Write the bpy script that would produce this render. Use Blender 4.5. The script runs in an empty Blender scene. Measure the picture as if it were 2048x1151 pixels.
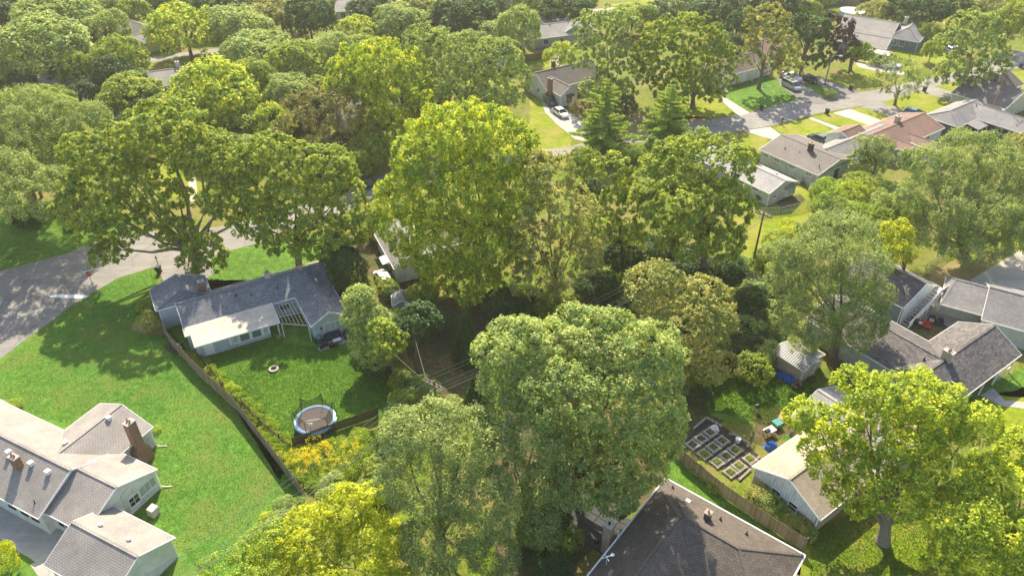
import bpy, math, random
import numpy as np
from mathutils import Vector, Matrix
R = math.radians
scene = bpy.context.scene
COL = scene.collection
# ------------------------------------------------------------------ camera, world, sun, exposure
CAM_H, PITCH, FPX = 60.0, R(35.5), 1500.0
cam = bpy.data.cameras.new('camera'); cam.sensor_width = 36; cam.lens = 36*FPX/2048
cam.clip_start = 1; cam.clip_end = 2500
camo = bpy.data.objects.new('camera', cam); COL.objects.link(camo)
camo.location = (0, 0, CAM_H); camo.rotation_euler = (math.pi/2-PITCH, 0, 0); scene.camera = camo
SUN_EL, SUN_AZ = 42.0, 5.0       # sun stands behind the scene, a little to the left
w = bpy.data.worlds.new('World'); scene.world = w; w.use_nodes = True
nt = w.node_tree; nt.nodes.clear()
sky = nt.nodes.new('ShaderNodeTexSky'); sky.sky_type = 'NISHITA'; sky.sun_disc = False
sky.sun_elevation = R(SUN_EL); sky.sun_rotation = R(-SUN_AZ); sky.dust_density = 2.0
bg = nt.nodes.new('ShaderNodeBackground'); bg.inputs['Strength'].default_value = 0.15
ow = nt.nodes.new('ShaderNodeOutputWorld')
nt.links.new(sky.outputs[0], bg.inputs[0]); nt.links.new(bg.outputs[0], ow.inputs[0])
sl = bpy.data.lights.new('sun', 'SUN'); sl.energy = 5.0; sl.angle = R(0.6); sl.color = (1, .90, .70)
so = bpy.data.objects.new('sun', sl); COL.objects.link(so); so.rotation_euler = (R(90-SUN_EL), 0, R(180+SUN_AZ))
scene.view_settings.view_transform = 'Standard'; scene.view_settings.look = 'None'
scene.view_settings.exposure = 0.97; scene.view_settings.gamma = 1
scene.view_settings.use_curve_mapping = False
scene.render.engine = 'CYCLES'
scene.cycles.max_bounces = 8; scene.cycles.transmission_bounces = 4; scene.cycles.transparent_max_bounces = 12
scene.cycles.volume_bounces = 1

# ------------------------------------------------------------------ survey helper: where on the ground things stand
SC, CC = math.sin(PITCH), math.cos(PITCH)
def at(u, v, h=0.0):
    a = (u-1024)/FPX; b = -(v-575.5)/FPX
    dy, dz = CC+b*SC, -SC+b*CC
    k = (CAM_H-h)/-dz
    return Vector((a*k, dy*k, h))
def aty(u, v, y):
    a = (u-1024)/FPX; b = -(v-575.5)/FPX
    k = y/(CC+b*SC)
    return Vector((a*k, y, CAM_H+(-SC+b*CC)*k))
def ppm(p):
    return FPX/(p[1]*CC-(p[2]-CAM_H)*SC)
def Y(v): return CAM_H/math.tan(PITCH+math.atan((v-575.5)/FPX))   # distance of ground seen at picture row v
def angle(a, b): return math.atan2(b[1]-a[1], b[0]-a[0])

# ------------------------------------------------------------------ materials
MATS = {}
def newmat(name):
    m = bpy.data.materials.new(name); m.use_nodes = True; MATS[name] = m
    return m, m.node_tree.nodes, m.node_tree.links, m.node_tree.nodes['Principled BSDF']
def ramp(N, stops):
    r = N.new('ShaderNodeValToRGB'); e = r.color_ramp.elements
    while len(e) < len(stops): e.new(.5)
    for i, (p, c) in enumerate(stops):
        e[i].position = p; e[i].color = (*c, 1)
    return r
def noise(N, L, src, scale, det=4, rough=.6, vec=None):
    n = N.new('ShaderNodeTexNoise'); n.inputs['Scale'].default_value = scale
    n.inputs['Detail'].default_value = det; n.inputs['Roughness'].default_value = rough
    if src is not None: L.new(src, n.inputs['Vector'])
    return n
def mixc(N, L, a, b, f, mode='MIX'):
    m = N.new('ShaderNodeMix'); m.data_type = 'RGBA'; m.blend_type = mode
    for s, k in ((f, 0), (a, 6), (b, 7)):
        if isinstance(s, (int, float)): m.inputs[k].default_value = s
        elif isinstance(s, tuple): m.inputs[k].default_value = (*s, 1)
        else: L.new(s, m.inputs[k])
    return m.outputs[2]
def bump(N, L, h, bsdf, strength=.4, dist=.02):
    b = N.new('ShaderNodeBump'); b.inputs['Strength'].default_value = strength; b.inputs['Distance'].default_value = dist
    L.new(h, b.inputs['Height']); L.new(b.outputs[0], bsdf.inputs['Normal']); return b
def plain(name, c, rough=.6, metal=0, var=.12, scale=3.0, bmp=0, spec=.3):
    m, N, L, B = newmat(name)
    tc = N.new('ShaderNodeTexCoord'); n = noise(N, L, tc.outputs['Object'], scale, 5)
    d = tuple(max(0, x*(1-var)) for x in c); l = tuple(min(1, x*(1+var)) for x in c)
    r = ramp(N, [(.3, d), (.7, l)]); L.new(n.outputs[0], r.inputs[0]); L.new(r.outputs[0], B.inputs['Base Color'])
    B.inputs['Roughness'].default_value = rough; B.inputs['Metallic'].default_value = metal
    B.inputs['Specular IOR Level'].default_value = spec
    if bmp: bump(N, L, n.outputs[0], B, bmp, .02)
    return m
def shingle(name, c1, c2, stain=(.5, .5, .5), row=.2, wid=.34, line=.55, stainf=.3):
    m, N, L, B = newmat(name)
    tc = N.new('ShaderNodeTexCoord')
    br = N.new('ShaderNodeTexBrick'); br.offset = .5; br.inputs['Scale'].default_value = 1
    br.inputs['Color1'].default_value = (*c1, 1); br.inputs['Color2'].default_value = (*c2, 1)
    br.inputs['Mortar'].default_value = (*[x*line for x in c1], 1)
    br.inputs['Mortar Size'].default_value = .022; br.inputs['Mortar Smooth'].default_value = .4
    br.inputs['Brick Width'].default_value = wid; br.inputs['Row Height'].default_value = row
    L.new(tc.outputs['UV'], br.inputs['Vector'])
    n1 = noise(N, L, tc.outputs['Object'], .35, 6, .65); n2 = noise(N, L, tc.outputs['Object'], 14, 3, .6)
    r1 = ramp(N, [(.35, (.72, .72, .72)), (.65, (1.12, 1.1, 1.06))]); L.new(n1.outputs[0], r1.inputs[0])
    r2 = ramp(N, [(.3, (.7, .7, .7)), (.7, (1.25, 1.25, 1.25))]); L.new(n2.outputs[0], r2.inputs[0])
    c = mixc(N, L, br.outputs[0], r1.outputs[0], .8, 'MULTIPLY'); c = mixc(N, L, c, r2.outputs[0], .8, 'MULTIPLY')
    # streaks running down the slope
    mp = N.new('ShaderNodeMapping'); mp.inputs['Scale'].default_value = (1.6, .12, 1); L.new(tc.outputs['UV'], mp.inputs[0])
    n3 = noise(N, L, mp.outputs[0], 1, 4, .7); r3 = ramp(N, [(.42, (1, 1, 1)), (.75, stain)]); L.new(n3.outputs[0], r3.inputs[0])
    c = mixc(N, L, c, r3.outputs[0], stainf, 'MULTIPLY')
    L.new(c, B.inputs['Base Color']); B.inputs['Roughness'].default_value = .75
    B.inputs['Specular IOR Level'].default_value = .35
    bump(N, L, br.outputs['Fac'], B, -.5, .02)
    return m
def siding(name, c, row=.2, line=.7, vertical=False, dirt=.15, streak=None):
    m, N, L, B = newmat(name)
    tc = N.new('ShaderNodeTexCoord'); br = N.new('ShaderNodeTexBrick'); br.inputs['Scale'].default_value = 1
    br.inputs['Color1'].default_value = (*c, 1); br.inputs['Color2'].default_value = (*[x*.96 for x in c], 1)
    br.inputs['Mortar'].default_value = (*[x*line for x in c], 1)
    br.inputs['Mortar Size'].default_value = .016; br.inputs['Brick Width'].default_value = 9 if not vertical else row
    br.inputs['Row Height'].default_value = row if not vertical else 9
    L.new(tc.outputs['UV'], br.inputs['Vector'])
    n = noise(N, L, tc.outputs['Object'], .9, 6, .7)
    r = ramp(N, [(.3, (1-dirt*2, 1-dirt*2.1, 1-dirt*2.4)), (.65, (1, 1, 1))]); L.new(n.outputs[0], r.inputs[0])
    cc = mixc(N, L, br.outputs[0], r.outputs[0], 1.0, 'MULTIPLY')
    if streak:
        mp = N.new('ShaderNodeMapping'); mp.inputs['Scale'].default_value = (5, .5, 1); L.new(tc.outputs['UV'], mp.inputs[0])
        n3 = noise(N, L, mp.outputs[0], 1, 5, .75); r3 = ramp(N, [(.55, (1, 1, 1)), (.66, streak)]); L.new(n3.outputs[0], r3.inputs[0])
        cc = mixc(N, L, cc, r3.outputs[0], 1.0, 'MULTIPLY')
    L.new(cc, B.inputs['Base Color']); B.inputs['Roughness'].default_value = .55
    bump(N, L, br.outputs['Fac'], B, -.4, .015)
    return m
def brickm(name, c1, c2, mortar):
    m, N, L, B = newmat(name)
    tc = N.new('ShaderNodeTexCoord'); br = N.new('ShaderNodeTexBrick'); br.inputs['Scale'].default_value = 1
    br.inputs['Color1'].default_value = (*c1, 1); br.inputs['Color2'].default_value = (*c2, 1); br.inputs['Mortar'].default_value = (*mortar, 1)
    br.inputs['Mortar Size'].default_value = .012; br.inputs['Brick Width'].default_value = .22; br.inputs['Row Height'].default_value = .08
    L.new(tc.outputs['UV'], br.inputs['Vector'])
    n = noise(N, L, tc.outputs['Object'], 4, 5); r = ramp(N, [(.3, (.65, .65, .65)), (.7, (1.1, 1.1, 1.1))]); L.new(n.outputs[0], r.inputs[0])
    L.new(mixc(N, L, br.outputs[0], r.outputs[0], .9, 'MULTIPLY'), B.inputs['Base Color']); B.inputs['Roughness'].default_value = .9
    bump(N, L, br.outputs['Fac'], B, -.6, .01); return m
def grass(name, dark, mid, light, dry=None, dryf=.0, patch=.12, fine=5.0):
    m, N, L, B = newmat(name)
    tc = N.new('ShaderNodeTexCoord'); O = tc.outputs['Object']
    n1 = noise(N, L, O, fine, 8, .78); n2 = noise(N, L, O, patch, 6, .65); n3 = noise(N, L, O, 1.1, 6, .7)
    mp = N.new('ShaderNodeMapping'); mp.inputs['Rotation'].default_value = (0, 0, .9); mp.inputs['Scale'].default_value = (7, 1.6, 1); L.new(O, mp.inputs[0])
    n4 = noise(N, L, mp.outputs[0], 1.2, 5, .75)
    r = ramp(N, [(.32, dark), (.5, mid), (.68, light)]); 
    a = N.new('ShaderNodeMath'); a.operation = 'ADD'; L.new(n1.outputs[0], a.inputs[0]); L.new(n3.outputs[0], a.inputs[1])
    a2 = N.new('ShaderNodeMath'); a2.operation = 'ADD'; L.new(a.outputs[0], a2.inputs[0]); L.new(n4.outputs[0], a2.inputs[1])
    a3 = N.new('ShaderNodeMath'); a3.operation = 'MULTIPLY'; L.new(a2.outputs[0], a3.inputs[0]); a3.inputs[1].default_value = .3333
    mr = N.new('ShaderNodeMapRange'); mr.inputs['From Min'].default_value = .38; mr.inputs['From Max'].default_value = .62
    mr.inputs['To Min'].default_value = .2; mr.inputs['To Max'].default_value = .8; L.new(a3.outputs[0], mr.inputs['Value']); L.new(mr.outputs[0], r.inputs[0])
    r2 = ramp(N, [(.35, (.72, .78, .8)), (.65, (1.12, 1.08, 1.0))]); L.new(n2.outputs[0], r2.inputs[0])
    c = mixc(N, L, r.outputs[0], r2.outputs[0], .9, 'MULTIPLY')
    if dry:
        n5 = noise(N, L, O, patch*2.3, 6, .7); r5 = ramp(N, [(.5-.12*dryf-.04, (0, 0, 0)), (.66-.1*dryf, (1, 1, 1))]); L.new(n5.outputs[0], r5.inputs[0])
        d2 = mixc(N, L, tuple(x*.75 for x in dry), dry, n1.outputs[0])
        c = mixc(N, L, c, d2, r5.outputs[0])
    L.new(c, B.inputs['Base Color']); B.inputs['Roughness'].default_value = .95; B.inputs['Specular IOR Level'].default_value = .1
    bump(N, L, a3.outputs[0], B, 1.0, .16)
    return m
def asphalt(name, c, crack=.6):
    m, N, L, B = newmat(name)
    tc = N.new('ShaderNodeTexCoord'); O = tc.outputs['Object']
    n1 = noise(N, L, O, .25, 6, .7); n2 = noise(N, L, O, 12, 4, .7); mp = N.new('ShaderNodeMapping'); mp.inputs['Rotation'].default_value = (0, 0, -.55)
    mp.inputs['Scale'].default_value = (.05, .9, 1); L.new(O, mp.inputs[0]); n3 = noise(N, L, mp.outputs[0], 1, 5, .7)
    r1 = ramp(N, [(.3, tuple(x*.78 for x in c)), (.7, tuple(x*1.15 for x in c))]); L.new(n1.outputs[0], r1.inputs[0])
    r2 = ramp(N, [(.3, (.82, .82, .82)), (.7, (1.15, 1.15, 1.15))]); L.new(n2.outputs[0], r2.inputs[0])
    r3 = ramp(N, [(.35, (.85, .85, .85)), (.65, (1.1, 1.1, 1.1))]); L.new(n3.outputs[0], r3.inputs[0])
    c2 = mixc(N, L, r1.outputs[0], r2.outputs[0], 1.0, 'MULTIPLY'); c2 = mixc(N, L, c2, r3.outputs[0], 1.0, 'MULTIPLY')
    vo = N.new('ShaderNodeTexVoronoi'); vo.feature = 'DISTANCE_TO_EDGE'; vo.inputs['Scale'].default_value = .22
    nd = noise(N, L, O, 1.2, 4); mv = mixc(N, L, O, nd.outputs['Color'], .12); L.new(mv, vo.inputs['Vector'])
    rc = ramp(N, [(.0, (crack, crack, crack)), (.012, (1, 1, 1))]); L.new(vo.outputs['Distance'], rc.inputs[0])
    c2 = mixc(N, L, c2, rc.outputs[0], 1.0, 'MULTIPLY')
    L.new(c2, B.inputs['Base Color']); B.inputs['Roughness'].default_value = .85; bump(N, L, n2.outputs[0], B, .3, .01); return m
def leafm(name, c0, c1, c2, trans=.42):
    m, N, L, B = newmat(name); N.remove(B); out = [n for n in N if n.type == 'OUTPUT_MATERIAL'][0]
    at_ = N.new('ShaderNodeAttribute'); at_.attribute_name = 'tint'
    r = ramp(N, [(.1, c0), (.5, c1), (.9, c2)]); L.new(at_.outputs['Fac'], r.inputs[0])
    d = N.new('ShaderNodeBsdfDiffuse'); t = N.new('ShaderNodeBsdfTranslucent'); g = N.new('ShaderNodeBsdfGlossy'); g.inputs['Roughness'].default_value = .55
    g.inputs['Color'].default_value = (.9, .95, .8, 1)
    L.new(r.outputs[0], d.inputs['Color'])
    tc = mixc(N, L, r.outputs[0], (1.5, 1.45, .55), 1.0, 'MULTIPLY'); L.new(tc, t.inputs['Color'])
    ms = N.new('ShaderNodeMixShader'); ms.inputs[0].default_value = trans; L.new(d.outputs[0], ms.inputs[1]); L.new(t.outputs[0], ms.inputs[2])
    m2 = N.new('ShaderNodeMixShader'); m2.inputs[0].default_value = .02; L.new(ms.outputs[0], m2.inputs[1]); L.new(g.outputs[0], m2.inputs[2])
    L.new(m2.outputs[0], out.inputs['Surface']); return m
leafm('leaf_maple', (0.133, 0.207, 0.018), (0.345, 0.451, 0.030), (0.877, 0.806, 0.058), 0.38)
leafm('leaf_elm', (0.134, 0.205, 0.055), (0.285, 0.374, 0.096), (0.640, 0.649, 0.184), 0.38)
leafm('leaf_oak', (0.117, 0.187, 0.021), (0.254, 0.336, 0.036), (0.566, 0.561, 0.057), 0.38)
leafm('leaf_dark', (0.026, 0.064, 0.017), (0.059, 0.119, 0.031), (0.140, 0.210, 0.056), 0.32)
leafm('leaf_olive', (0.151, 0.187, 0.044), (0.315, 0.336, 0.081), (0.684, 0.584, 0.158), 0.34)
leafm('leaf_silver', (0.124, 0.178, 0.053), (0.246, 0.317, 0.095), (0.523, 0.561, 0.178), 0.32)
leafm('leaf_yellow', (0.199, 0.254, 0.009), (0.419, 0.462, 0.012), (0.716, 0.718, 0.027), .5)
leafm('leaf_purple', (0.030, 0.018, 0.024), (0.060, 0.034, 0.038), (0.102, 0.060, 0.060), .3)
leafm('leaf_brown', (.13, .125, .04), (.21, .195, .06), (.32, .28, .10), .4)
leafm('leaf_pine', (0.128, 0.212, 0.032), (0.308, 0.438, 0.062), (0.756, 0.779, 0.114), 0.27)
leafm('leaf_arborvitae', (0.030, 0.066, 0.018), (0.060, 0.114, 0.024), (0.096, 0.156, 0.036), .3)
leafm('goldenrod_bloom', (.50, .42, .015), (.75, .62, .02), (.85, .74, .06), .3)
leafm('leaf_weed', (0.122, 0.211, 0.022), (0.264, 0.380, 0.035), (0.569, 0.622, 0.069), 0.41)
plain('bark', (.16, .125, .095), .95, var=.35, scale=6, bmp=.6)
plain('bark_grey', (.24, .20, .16), .95, var=.3, scale=6, bmp=.6)
grass('grass_yard', (.05, .11, .014), (.095, .19, .024), (.17, .28, .04))
grass('grass_left', (.058, .14, .018), (.095, .21, .028), (.16, .29, .05), dry=(.17, .22, .045), dryf=.1, patch=.09)
grass('grass_ground', (.06, .095, .012), (.13, .18, .018), (.21, .26, .03), dry=(.25, .20, .07), dryf=.15, patch=.06, fine=3)
grass('grass_bright', (.12, .17, .010), (.195, .25, .014), (.28, .32, .025), dry=(.34, .29, .07), dryf=.1, patch=.09)
grass('grass_dry', (.14, .15, .03), (.24, .21, .06), (.33, .27, .10), dry=(.36, .27, .14), dryf=.7, patch=.12)
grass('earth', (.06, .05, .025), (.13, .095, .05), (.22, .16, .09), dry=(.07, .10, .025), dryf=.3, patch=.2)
asphalt('asphalt_road', (.235, .215, .195)); asphalt('asphalt_drive', (.17, .16, .15)); asphalt('concrete', (.42, .38, .33), .7); asphalt('concrete_pale', (.42, .385, .34), .75)
shingle('shingle_bluegrey', (.15, .16, .175), (.255, .265, .28), (.8, .78, .75))
shingle('shingle_tan', (.355, .32, .29), (.32, .288, .262), (.8, .74, .7), line=.5)
shingle('shingle_dark', (.115, .093, .075), (.17, .14, .115), (.8, .75, .7), line=.5, row=.19)
shingle('shingle_beige', (.46, .38, .30), (.38, .31, .25), (.7, .66, .6), line=.55)
shingle('shingle_charcoal', (.085, .075, .075), (.19, .17, .165), (.8, .75, .7), row=.24, wid=.5)
shingle('shingle_grey', (.24, .225, .22), (.31, .29, .28), (.7, .7, .7))
shingle('shingle_lightgrey', (.34, .32, .31), (.42, .40, .38), (.75, .75, .75))
shingle('shingle_greybrown', (.16, .135, .12), (.21, .18, .16), (.7, .7, .7))
shingle('shingle_red', (.25, .145, .11), (.20, .12, .095), (.7, .65, .6))
siding('siding_white', (.78, .77, .74)); siding('siding_blue', (.42, .52, .60)); siding('siding_paleblue', (.57, .61, .65)); siding('siding_green', (.58, .60, .55))
siding('siding_worn', (.62, .68, .70), .3, .5, True, .12, (.42, .36, .3)); siding('siding_navy', (.035, .05, .075)); siding('siding_slate', (.16, .22, .29)); siding('siding_cream', (.66, .61, .5))
siding('shed_panel', (.62, .52, .38), .3, .8, True); siding('siding_orange', (.5, .24, .12)); siding('siding_grey', (.4, .4, .38))
brickm('brick_red', (.33, .12, .06), (.24, .09, .05), (.35, .27, .2)); brickm('brick_tan', (.50, .33, .22), (.42, .28, .2), (.45, .38, .3)); brickm('brick_dark', (.10, .07, .06), (.07, .055, .05), (.12, .1, .09))
plain('trim_white', (.80, .79, .76), .5, var=.04); plain('roof_membrane', (.50, .44, .35), .7, var=.22, scale=1.0); plain('metal_grey', (.5, .5, .5), .4, .6); plain('galvanised', (.55, .56, .58), .4, .7)
plain('black_metal', (.02, .02, .022), .4); plain('dark_wicker', (.03, .028, .03), .7); plain('cushion_navy', (.03, .045, .10), .9); plain('cushion_grey', (.5, .5, .5), .9)
plain('wood_fence', (.27, .215, .145), .9, var=.3, scale=4, bmp=.3); plain('wood_fence_grey', (.22, .185, .14), .9, var=.3, scale=4, bmp=.3); plain('wood_fence_brown', (.20, .145, .09), .9, var=.3, scale=4, bmp=.3); plain('wood_dark', (.10, .075, .055), .9, var=.4, scale=4, bmp=.3); plain('wood_fresh', (.42, .24, .12), .8, var=.2); plain('wood_pole', (.15, .11, .075), .9, var=.3)
plain('door_brown', (.05, .035, .03), .5); plain('concrete_block', (.52, .48, .42), .95, var=.2, scale=8); plain('soil', (.05, .037, .028), .95, var=.4, scale=5, bmp=.5)
plain('tramp_mat', (.15, .115, .10), .7); plain('tramp_blue', (.20, .37, .55), .5); plain('tarp_blue', (.015, .12, .40), .45, var=.25); plain('teal_plastic', (.05, .26, .25), .5)
plain('white_plastic', (.8, .8, .8), .4); plain('tyre', (.02, .02, .02), .8); plain('rim', (.45, .45, .46), .3, .7); plain('red_paint', (.45, .03, .02), .5); plain('stone', (.50, .43, .33), .9, var=.2, scale=6)
plain('sign_green', (.03, .30, .27), .5); plain('bin_green', (.015, .03, .022), .5); plain('blue_plastic', (.03, .12, .4), .5); plain('ash', (.04, .035, .03), .95); plain('copper', (.35, .2, .12), .6); plain('lamp_glass', (.75, .75, .72), .2)
plain('curtain', (.40, .46, .44), .9); plain('curtain_green', (.34, .40, .30), .9); plain('wire', (.32, .31, .29), .5); plain('pool_white', (.85, .87, .9), .4); plain('slate_tile', (.045, .05, .047), .8, var=.3, scale=3)
for n_, c_ in (('car_white', (.8, .8, .8)), ('car_silver', (.45, .47, .47)), ('car_black', (.015, .017, .022)), ('car_blue', (.02, .21, .36)), ('car_dark', (.04, .06, .065)), ('car_lightblue', (.2, .3, .42))):
    m_ = plain(n_, c_, .22, .25, var=.02, spec=.6); m_.node_tree.nodes['Principled BSDF'].inputs['Coat Weight'].default_value = .8
def glass(name, c, rough=.08):
    m, N, L, B = newmat(name); B.inputs['Base Color'].default_value = (*c, 1); B.inputs['Roughness'].default_value = rough
    B.inputs['Specular IOR Level'].default_value = .9; B.inputs['Coat Weight'].default_value = .5; return m
glass('glass_dark', (.03, .04, .045)); glass('glass_car', (.02, .025, .03)); glass('glass_green', (.16, .22, .17))
def net(name, c, f):
    m, N, L, B = newmat(name); out = [n for n in N if n.type == 'OUTPUT_MATERIAL'][0]
    B.inputs['Base Color'].default_value = (*c, 1); B.inputs['Roughness'].default_value = .8
    t = N.new('ShaderNodeBsdfTransparent'); x = N.new('ShaderNodeMixShader'); x.inputs[0].default_value = f
    L.new(t.outputs[0], x.inputs[1]); L.new(B.outputs[0], x.inputs[2]); L.new(x.outputs[0], out.inputs['Surface']); return m
net('net_mesh', (.02, .02, .02), .5); net('chainlink', (.45, .45, .42), .3)
M = MATS

# ------------------------------------------------------------------ object helpers
def tag(o, label=None, cat=None, group=None, kind=None):
    if label: o['label'] = label
    if cat: o['category'] = cat
    if group: o['group'] = group
    if kind: o['kind'] = kind
    return o
def empty(name, loc, rz=0, label=None, cat=None, group=None):
    o = bpy.data.objects.new(name, None); COL.objects.link(o); o.location = loc; o.rotation_euler = (0, 0, rz)
    o.empty_display_size = .3
    return tag(o, label, cat, group)
def link(name, me, parent=None, loc=None, rz=0, scale=None):
    o = bpy.data.objects.new(name, me); COL.objects.link(o)
    if parent is not None: o.parent = parent
    if loc is not None: o.location = loc
    if rz: o.rotation_euler = (0, 0, rz)
    if scale is not None: o.scale = scale
    return o
def copy_tree(o, parent=None):
    c = o.copy(); COL.objects.link(c); c.parent = parent
    for ch in o.children: copy_tree(ch, c)
    return c
class MB:
    def __init__(s): s.v = []; s.f = []
    def poly(s, *p):
        i = len(s.v); s.v += [tuple(q) for q in p]; s.f.append(tuple(range(i, i+len(p)))); return s
    def box(s, x0, y0, z0, x1, y1, z1):
        return s.hexa([(x0, y0, z0), (x1, y0, z0), (x1, y1, z0), (x0, y1, z0)], [(x0, y0, z1), (x1, y0, z1), (x1, y1, z1), (x0, y1, z1)])
    def hexa(s, b, t):
        n = len(b); i = len(s.v); s.v += [tuple(q) for q in b]+[tuple(q) for q in t]
        s.f.append(tuple(range(i+n-1, i-1, -1))); s.f.append(tuple(range(i+n, i+2*n)))
        for k in range(n):
            j = (k+1) % n; s.f.append((i+k, i+j, i+n+j, i+n+k))
        return s
    def bar(s, a, b, w, h, up=(0, 0, 1)):
        a, b = Vector(a), Vector(b); d = (b-a).normalized(); u = Vector(up)
        if abs(d.dot(u)) > .98: u = Vector((0, 1, 0))
        x = d.cross(u).normalized(); y = x.cross(d).normalized(); x *= w/2; y *= h/2
        return s.hexa([a-x-y, a+x-y, a+x+y, a-x+y], [b-x-y, b+x-y, b+x+y, b-x+y])
    def tube(s, pts, rad, n=6, caps=True):
        pts = [Vector(p) for p in pts]; i0 = len(s.v); m = len(pts)
        if not hasattr(rad, '__len__'): rad = [rad]*m
        for k, p in enumerate(pts):
            d = (pts[min(k+1, m-1)]-pts[max(k-1, 0)]).normalized()
            u = Vector((0, 0, 1)) if abs(d.z) < .9 else Vector((1, 0, 0))
            x = d.cross(u).normalized(); y = x.cross(d)
            for j in range(n):
                t = 2*math.pi*j/n; s.v.append(tuple(p+(x*math.cos(t)+y*math.sin(t))*rad[k]))
        for k in range(m-1):
            for j in range(n):
                a = i0+k*n+j; b = i0+k*n+(j+1) % n; s.f.append((a, b, b+n, a+n))
        if caps: s.f.append(tuple(i0+j for j in range(n-1, -1, -1))); s.f.append(tuple(i0+(m-1)*n+j for j in range(n)))
        return s
    def lathe(s, prof, n=16, c=(0, 0, 0)):
        i0 = len(s.v); m = len(prof)
        for r, z in prof:
            for j in range(n):
                t = 2*math.pi*j/n; s.v.append((c[0]+r*math.cos(t), c[1]+r*math.sin(t), c[2]+z))
        for k in range(m-1):
            for j in range(n):
                a = i0+k*n+j; b = i0+k*n+(j+1) % n; s.f.append((a, b, b+n, a+n))
        return s
    def mesh(s, name, mat, smooth=False):
        me = bpy.data.meshes.new(name); me.from_pydata(s.v, [], s.f); me.materials.append(mat)
        uv = me.uv_layers.new(name='UVMap'); V = [Vector(v) for v in s.v]; k = 0; dat = []
        for f in s.f:
            n = Vector((0, 0, 0))
            for i in range(len(f)):
                a, b = V[f[i]], V[f[(i+1) % len(f)]]; n += a.cross(b)
            n = n.normalized() if n.length > 1e-9 else Vector((0, 0, 1))
            U = Vector((0, 0, 1)).cross(n)
            U = U.normalized() if U.length > .02 else Vector((1, 0, 0))
            W = n.cross(U)
            for i in f: dat += [V[i].dot(U), V[i].dot(W)]
        uv.data.foreach_set('uv', dat)
        if smooth: me.polygons.foreach_set('use_smooth', [True]*len(me.polygons))
        me.update(); return me
    def build(s, name, mat, parent=None, smooth=False, **k):
        return link(name, s.mesh(name, mat, smooth), parent, **k)
def bevel(o, w=.02, seg=2):
    b = o.modifiers.new('bevel', 'BEVEL'); b.width = w; b.segments = seg; b.limit_method = 'ANGLE'; return o
def sheet(name, pts, mat, z, jit=.12, kind='structure', step=1.2, closed_jit=True, seed=1, label=None, thick=0):
    rnd = random.Random(seed); P = [Vector((p[0], p[1])) for p in pts]; out = []
    for i in range(len(P)):
        a, b = P[i], P[(i+1) % len(P)]; L = (b-a).length; n = max(1, int(L/step)) if jit else 1
        nn = Vector((-(b-a).y, (b-a).x)).normalized() if L > 0 else Vector((0, 0))
        for k in range(n):
            q = a.lerp(b, k/n)+nn*(rnd.uniform(-jit, jit) if k else 0); out.append((q.x, q.y, z))
    ar = sum(out[i][0]*out[(i+1) % len(out)][1]-out[(i+1) % len(out)][0]*out[i][1] for i in range(len(out)))
    if ar < 0: out.reverse()
    m = MB(); m.poly(*out); o = m.build(name, mat); tag(o, label, None, None, kind); return o
def px(*pts): return [at(u, v) for u, v in pts]

# ------------------------------------------------------------------ ground, roads, lawns, drives
g = MB()
for i in range(-6, 6):
    for j in range(-2, 10): g.poly((i*70, j*70, 0), ((i+1)*70, j*70, 0), ((i+1)*70, (j+1)*70, 0), (i*70, (j+1)*70, 0))
tag(g.build('ground', M['grass_ground']), kind='structure')
def S(n, m, z, *pts, **k): return sheet(n, px(*pts), M[m], z, **k)
S('lawn', 'grass_left', .004, (-260, 830), (130, 610), (235, 552), (312, 530), (330, 650), (470, 812), (612, 990), (520, 1100), (400, 1260), (-700, 1260), label=None)
S('lawn', 'grass_yard', .004, (318, 560), (430, 560), (700, 560), (745, 690), (795, 790), (760, 830), (590, 890), (560, 960), (470, 815), (335, 660))
S('lawn', 'grass_yard', .004, (345, 530), (560, 475), (660, 470), (650, 560), (420, 590), jit=.2)
S('lawn', 'grass_yard', .004, (-300, 420), (120, 430), (260, 440), (200, 478), (130, 506), (0, 540), (-300, 580), jit=.2)
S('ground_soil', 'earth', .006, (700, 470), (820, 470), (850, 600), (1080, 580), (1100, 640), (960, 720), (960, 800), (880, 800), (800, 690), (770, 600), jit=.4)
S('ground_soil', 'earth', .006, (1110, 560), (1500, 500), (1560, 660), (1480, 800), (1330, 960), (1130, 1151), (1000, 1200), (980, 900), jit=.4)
S('lawn', 'grass_bright', .008, (1100, 180), (1148, 270), (1140, 300), (1060, 300), (1060, 200), jit=.2)
S('lawn', 'grass_dry', .008, (1120, 190), (1290, 230), (1420, 235), (1400, 245), (1240, 275), (1180, 255), jit=.2)
S('lawn', 'grass_bright', .008, (1340, 190), (1425, 190), (1478, 229), (1430, 235), (1300, 245), jit=.2)
S('lawn', 'grass_yard', .008, (1437, 186), (1520, 150), (1560, 158), (1600, 200), (1500, 222), jit=.2)
S('lawn', 'grass_bright', .008, (1655, 170), (1720, 120), (1800, 130), (1760, 170), (1712, 182), jit=.2)
S('lawn', 'grass_bright', .008, (1540, 258), (1620, 236), (1720, 262), (1680, 305), (1620, 285), jit=.12)
S('lawn', 'grass_bright', .008, (1625, 234), (1668, 226), (1755, 256), (1720, 266), jit=.1)
S('lawn', 'grass_bright', .008, (1700, 218), (1730, 214), (1830, 245), (1790, 252), jit=.1)
S('lawn', 'grass_bright', .008, (1750, 205), (1840, 182), (1960, 210), (1880, 240), (1850, 238), jit=.1)
S('lawn', 'grass_bright', .008, (1865, 175), (1900, 168), (2100, 205), (2100, 225), (1990, 215), jit=.1)
S('lawn', 'grass_bright', .008, (2010, 145), (2140, 135), (2140, 190), (2030, 185), jit=.1)
S('lawn', 'grass_bright', .008, (1780, 95), (1860, 80), (1900, 120), (1830, 140), (1790, 125), jit=.2)
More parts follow.
